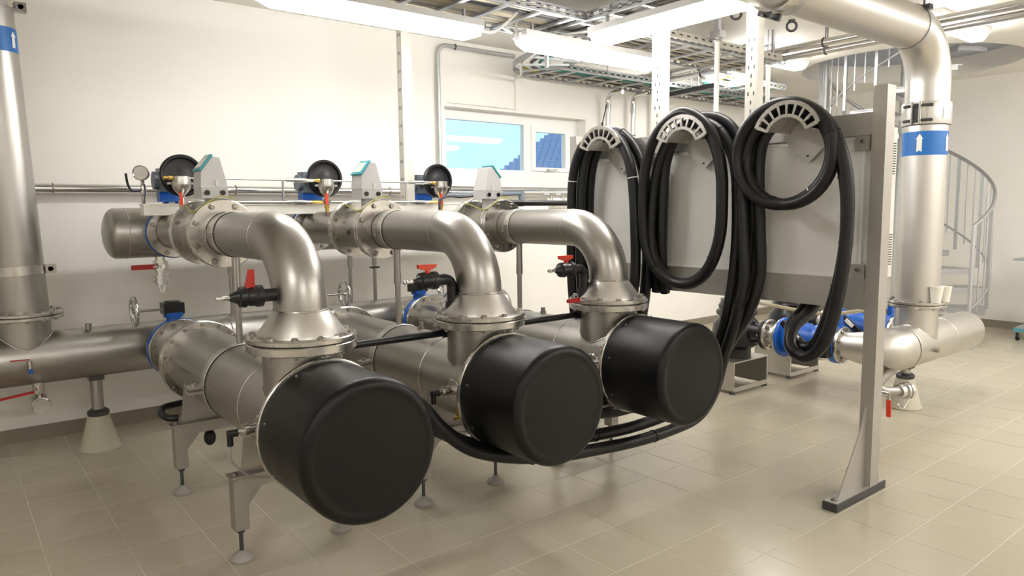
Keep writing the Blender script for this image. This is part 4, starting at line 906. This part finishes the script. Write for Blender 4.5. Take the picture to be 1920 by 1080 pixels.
# ================================================================== CEILING: CABLE TRAYS
def ladder_tray(p0, p1, width, label, rung=.30, cables=(), h=.06, over=.035):
    p0 = Vector(p0); p1 = Vector(p1); d = (p1 - p0).normalized(); L = (p1 - p0).length; s = V(-d.y, d.x, 0); u = V(0, 0, 1)
    t = Thing('cable_tray', label, 'cable tray', p0, 'ladder cable trays')
    for e in (-1, 1):
        a = p0 + s * e * width / 2; b = a + d * L
        m = MB().bar(a + u * .008, b + u * .008, .006, .022, up=u).bar(a + u * (h - .008), b + u * (h - .008), .006, .022, up=u)
        n_ = int(L / .09)
        for k in range(n_ + 1):
            q = a + d * (k * L / n_); m.bar(q + u * .012, q + u * (h - .012), .006, .035, up=d)
        m.bar(a + s * -e * .012 + u * .003, b + s * -e * .012 + u * .003, .024, .004, up=u).bar(a + s * -e * .012 + u * (h), b + s * -e * .012 + u * h, .024, .004, up=u)
        t.part('side_rail', m, 'galv_paint')
    k = rung * .5
    while k < L:
        c = p0 + d * k; t.part('rung', MB().bar(c - s * width / 2 + u * .01, c + s * width / 2 + u * .01, .034, .018, up=u), 'galv'); k += rung
    q = 0; z0 = 1 if d.x + d.y > 0 else -1
    for k in range(3):
        if L > 1.2:
            c = p0 + d * L * (.15 + .35 * k)
            if c.z + h < ZC - .02:
                for e in (-1, 1): t.part('hanger_rod', MB().cyl(c + s * e * (width / 2 + .012) + u * .02, V(*(c + s * e * (width / 2 + .012))[:2], ZC), .005, n=6), 'galv')
    if cables:
        lab = label.replace('ladder cable tray', 'cable bundle in the tray')
        groups = {}
        n_ = cables[0]
        for i in range(n_):
            f_ = (i + .5) / n_ * 1.7 - .85; col = random.choice(cables[1]); r = random.uniform(.008, .019)
            ph = random.uniform(0, 6); am = random.uniform(.005, .03)
            pts = [p0 + d * (L * k / 14) + s * (f_ * width / 2 + am * math.sin(ph + k * .9)) + u * (.022 + r + (.02 if i % 3 == 0 else 0)) for k in range(15)]
            groups.setdefault(col, MB()).tube(bez(pts, 2), r, 7)
        c = Thing('cable_bundle', lab, 'cables', p0, 'cables in the trays')
        for col, m in groups.items(): 
            o = c.part('cables', m, col, kind='stuff')
W_ = ['cable_beige'] * 4 + ['cable_grey'] * 4 + ['cable_white', 'cable_white', 'cable_dark', 'cable_dark']
G_ = ['cable_green', 'cable_green', 'cable_green', 'cable_dark', 'cable_dark', 'cable_yellow', 'cable_white', 'cable_grey', 'cable_beige']
TZ = 2.985
ladder_tray((-1.2, 4.24, TZ), (3.84, 4.24, TZ), .64, 'galvanised ladder cable tray above the longest lamp', cables=(34, W_))
ladder_tray((4.42, 4.27, TZ), (6.6, 4.27, TZ), .62, 'galvanised ladder cable tray crossing above the window lamp', rung=.3, cables=(14, W_ + ['cable_green']))
ladder_tray((4.13, 2.66, TZ), (4.13, 4.7, TZ), .56, 'galvanised ladder cable tray above the hose hangers', cables=(22, W_ + ['cable_dark', 'cable_dark', 'cable_orange']))
ladder_tray((5.0, 5.66, 2.985), (9.0, 5.66, 2.985), .52, 'galvanised ladder cable tray close along the window wall', rung=.35, cables=(16, G_))
ladder_tray((6.9, 5.0, 2.985), (8.0, 5.0, 2.985), .44, 'short ladder cable tray with dark cables near the far wall', rung=.25, cables=(10, G_))
# curved tray corner
t = Thing('tray_bend', 'curved galvanised tray corner turning along the window wall', 'cable tray', (4.7, 5.2, 2.985))
cc = V(5.0, 5.0, 2.985)
for r in (.66 + .26, .66 - .24):
    ro = .66 + .26 if r > .6 else .40
    vs = []; n_ = 20
    for k in range(n_ + 1):
        a = rad(180 - 90 * k / n_)
        for rr, z in ((ro, 0), (ro + .005, 0), (ro + .005, .06), (ro, .06)): vs.append(cc + V(math.cos(a) * rr * (.70 if ro > .6 else .30), math.sin(a) * rr, z))
    fs = [(0, 1, 2, 3), tuple(n_ * 4 + i for i in (3, 2, 1, 0))]
    for k in range(n_): fs += [(k * 4 + i, k * 4 + (i + 1) % 4, k * 4 + 4 + (i + 1) % 4, k * 4 + 4 + i) for i in range(4)]
    t.part('side_rail', MB().add(vs, fs), 'galv_paint')
for a in (170, 145, 120, 98):
    a_ = rad(a); t.part('rung', MB().bar(cc + V(math.cos(a_) * .12, math.sin(a_) * .40, .01), cc + V(math.cos(a_) * .64, math.sin(a_) * .92, .01), .03, .018, up=(0, 0, 1)), 'galv')
for k, (r, c_) in enumerate(((.50, 'cable_white'), (.60, 'cable_green'), (.70, 'cable_dark'), (.80, 'cable_yellow'))):
    t.part('cable', MB().tube([cc + V(math.cos(rad(180 - 9 * j)) * r * .72, math.sin(rad(180 - 9 * j)) * r, .04) for j in range(11)], .016, 8), c_)
t = Thing('tray_bracket', 'upright steel bracket holding the tray by the window conduit', 'bracket', (4.45, 5.0, 2.8))
t.part('arm', MB().bar((4.32, 4.9, 3.22), (4.32, 4.9, 2.86), .04, .02).bar((4.32, 4.9, 2.87), (4.60, 5.2, 2.95), .03, .03).bar((4.32, 4.9, 3.2), (4.32, 5.15, 3.2), .03, .03), 'galv')
for lb, pts in (('pale wire from the end of the longest lamp up to its tray', [(3.13, 4.26, 2.88), (3.22, 4.24, 2.87), (3.30, 4.20, 2.93), (3.34, 4.1, 3.0)]),
                ('short pale wire at the left end of the window lamp', [(3.48, 4.27, 2.89), (3.47, 4.28, 2.96), (3.52, 4.32, 3.02)]),
                ('pale wire sagging where the cable trays meet', [(3.5, 4.5, 3.0), (3.75, 4.45, 2.94), (4.0, 4.2, 2.97), (4.15, 4.0, 3.0)]),
                ('pale wire at the far end of the lamp above the hangers', [(3.95, 3.95, 2.9), (4.0, 4.05, 2.92), (4.2, 4.15, 2.99)]),
                ('pale wire hanging from the curved tray corner to the wall', [(4.3, 5.0, 3.0), (4.36, 5.3, 2.94), (4.6, 5.6, 2.93), (4.85, 6.03, 2.95), (4.88, 6.035, 2.9)])):
    single('lamp_wire', MB().tube(bez(pts), .009, 7), 'cable_white', lb, 'wire', loc=pts[0], group='pale lamp wires')
# ------------------------------------------------------------------ chrome ceiling pipes and wall drops
for k, (px, pz, r, lb) in enumerate(((6.56, 3.12, .036, 'upper of two chrome pipes crossing below the ceiling'), (6.60, 3.052, .030, 'lower of two chrome pipes crossing below the ceiling'))):
    t = Thing('ceiling_pipe', lb, 'pipe', (px, 2, pz), 'chrome pipes below the ceiling')
    t.part('pipe', MB().cyl((px, -2.9, pz), (px, 5.80, pz), r, n=20), 'chrome')
    for yy in (1.2, 3.55, 4.95): t.part('pipe_clip', MB().torus((px, yy, pz), (0, 1, 0), r + .004, .008, 20, 6).cyl((px + r * .8, yy, pz + .02), (px + r * .8, yy, ZC), .006, n=6), 'dark_metal')
    t.part('end_fitting', MB().cyl((px, 5.74, pz), (px, 5.82, pz), r + .008, n=18), 'chrome')
for k, (dx, zt, lb) in enumerate(((6.19, 2.93, 'vertical chrome wall pipe nearest the window'), (6.62, 2.95, 'vertical chrome wall pipe, second from the window'), (7.02, 2.97, 'vertical chrome wall pipe beside the perforated strut'))):
    t = Thing('wall_drop_pipe', lb, 'pipe', (dx, 5.95, 1.2), 'vertical chrome pipes on the wall')
    t.part('pipe', MB().tube([V(dx, 5.95, 1.0), V(dx, 5.95, zt - .09)] + arc((dx, 5.86, zt - .09), (0, 1, 0), (0, 0, 1), .09, 0, 90, 8) + [V(dx, 5.72, zt)], .027, 16), 'chrome')
    t.part('sleeve', MB().cyl((dx, 5.95, zt - .20), (dx, 5.95, zt - .12), .033, n=16), 'chrome')
    t.part('wall_clip', MB().torus((dx, 5.95, 2.48), (0, 0, 1), .03, .008, 18, 6).bar((dx - .03, 5.95, 2.48), (dx - .15, 6.0, 2.47), .012, .012), 'bolt')
t = Thing('pull_cord', 'short black cord lever beside the nearest vertical wall pipe', 'cord', (6.05, 5.9, 2.6))
t.part('cord', MB().tube([V(6.12, 5.9, 2.80), V(6.05, 5.9, 2.58)], .006, 6).cyl((6.05, 5.9, 2.59), (6.05, 5.9, 2.54), .012, n=8), 'plastic_black')
t.part('stay', MB().cyl((6.05, 5.9, 2.55), (6.05, 5.9, 2.40), .004, n=6), 'chrome')
for (sx, sy, z0, z1, r, lb) in ((5.32, 3.83, 1.4, 3.05, .022, 'white hanging rod between the two rack struts'), (6.85, 4.3, 1.8, 3.2, .022, 'white hanging rod right of the strut by the round coil')):
    t = Thing('hanging_rod', lb, 'rod', (sx, sy, z0), 'white hanging rods')
    t.part('rod', MB().cyl((sx, sy, z0), (sx, sy, z1), r, n=14), 'white_paint')
    t.part('top_clamp', MB().bx(sx - .04, sx + .04, sy - .05, sy + .05, z1 - .01, z1 + .05).torus((sx, sy, z1 - .03), (0, 0, 1), r + .006, .01, 16, 6), 'galv')
    t.part('ceiling_stem', MB().bx(sx - .02, sx + .02, sy - .02, sy + .02, z1 + .05, ZC), 'galv')
t = Thing('dark_channel', 'dark steel channel hanging under the far cable tray', 'channel', (6.9, 5.3, 2.9))
t.part('channel', MB().bar((6.80, 5.62, 2.92), (6.72, 4.85, 2.93), .05, .05), 'dark_metal')
t.part('stem', MB().cyl((6.75, 5.1, 2.94), (6.75, 5.1, ZC), .006, n=6), 'galv')
for (sx, sy, lb) in ((6.12, 3.62, 'round lifting eye on the ceiling near the large pipe'), (5.36, 3.68, 'round lifting eye on the ceiling left of the strut')):
    t = Thing('lifting_eye', lb, 'lifting eye', (sx, sy, ZC - .05), 'ceiling lifting eyes')
    t.part('ring', MB().torus((sx, sy, ZC - .055), (.75, .66, 0), .042, .011, 28, 10), 'dark_metal')
    t.part('boss', MB().cyl((sx, sy, ZC - .02), (sx, sy, ZC), .03, n=16), 'dark_metal')
t = Thing('ceiling_rail', 'long white perforated rail hung below the ceiling', 'rail', (5.2, 3.9, 3.1))
t.part('rail', MB().bx(4.75, 6.45, 3.90, 3.93, 3.0, 3.055), 'strut')
for k in range(16): t.part('slot', MB().bx(4.80 + k * .1, 4.84 + k * .1, 3.898, 3.90, 3.022, 3.034), 'slot')
for xx in (4.9, 6.3): t.part('hanger', MB().bx(xx, xx + .03, 3.91, 3.93, 3.055, ZC), 'galv')

# ================================================================== SPIRAL STAIR
t = Thing('spiral_stair', 'galvanised spiral staircase with round handrail at the far right', 'staircase', (HX, HY, 0))
A0, NS, DA, RISE, RO = -108., 19, 22.5, .207, .93
def sp(r, a, z): return V(HX + r * math.cos(rad(a)), HY + r * math.sin(rad(a)), z)
t.part('column', MB().cyl((HX, HY, 0), (HX, HY, 5.3), .07, n=24), 'galv')
for k in range(NS):
    a = A0 + 4 + k * DA; z = RISE * (k + 1)
    vs = []; fs = []
    top = [sp(.07, a, z), sp(.07, a + DA + 3, z)] + [sp(RO, a + (DA + 3) * (1 - j / 5), z) for j in range(6)]
    s_ = t.part('tread', MB().prism(top, (0, 0, -.012)), 'galv_paint')
    t.part('tread_lip', MB().bar(sp(.07, a, z - .035), sp(RO, a, z - .035), .012, .07, up=(0, 0, 1)), 'galv', s_)
    t.part('tread_end', MB().bar(sp(RO, a, z - .03), sp(RO, a + DA, z - .03), .01, .06, up=(0, 0, 1)), 'galv', s_)
def hz(a): return 1.38 + (a - A0) / 360 * (RISE * 16)
AE = A0 + NS * DA
n_ = 110
hr = [sp(RO + .02, A0 + (AE - A0) * k / n_, hz(A0 + (AE - A0) * k / n_)) for k in range(n_ + 1)]
t.part('handrail', MB().tube(hr, .021, 10), 'galv')
lr = [sp(RO + .02, A0 + (AE - A0) * k / n_, hz(A0 + (AE - A0) * k / n_) - .93) for k in range(n_ + 1)]
t.part('lower_rail', MB().tube(lr, .013, 8), 'galv')
t.part('newel_post', MB().cyl(sp(RO + .02, A0, 0), sp(RO + .02, A0, 1.39), .022, n=12).lathe(sp(RO + .02, A0, 0), (0, 0, 1), [(0, .055), (.008, .055)], 16), 'galv')
k = 0; a = A0 + 7.5
while a < AE - 2:
    if k % 3 == 2: t.part('post', MB().bar(sp(RO + .02, a, hz(a) - 1.16), sp(RO + .02, a, hz(a)), .03, .03), 'galv')
    else: t.part('baluster', MB().cyl(sp(RO + .02, a, hz(a) - 1.02), sp(RO + .02, a, hz(a)), .008, n=6), 'galv')
    k += 1; a += 7.5

# ================================================================== TROLLEY AT THE RIGHT EDGE
t = Thing('trolley', 'blue-green wheeled trolley cut off by the right edge', 'trolley', (10.3, 2.75, 0))
tx, ty = 9.95, 2.9
t.part('lower_frame', MB().bx(tx - .05, tx + .55, ty - .75, ty - .02, .11, .15), 'cart_blue')
t.part('lower_shelf', MB().bx(tx - .03, tx + .53, ty - .73, ty - .04, .15, .165), 'galv_paint')
t.part('mast', MB().bx(tx + .20, tx + .26, ty - .18, ty - .12, .16, .95), 'cart_blue')
t.part('mast', MB().bx(tx + .20, tx + .26, ty - .68, ty - .62, .16, .95), 'cart_blue')
t.part('tool_box', MB().bx(tx + .12, tx + .42, ty - .60, ty - .20, .17, .5), 'dark_metal')
t.part('table_top', MB().bx(tx - .02, tx + .5, ty - .75, ty + .03, .95, .972), 'galv_paint')
for sx in (0, .5):
    for sy in (-.70, -.06):
        w_ = t.part('castor', MB().cyl((tx + sx, ty + sy - .012, .045), (tx + sx, ty + sy + .012, .045), .045, n=20), 'rubber')
        t.part('castor_fork', MB().bx(tx + sx - .015, tx + sx + .015, ty + sy - .02, ty + sy - .014, .04, .11).bx(tx + sx - .015, tx + sx + .015, ty + sy + .014, ty + sy + .02, .04, .11), 'galv', w_)
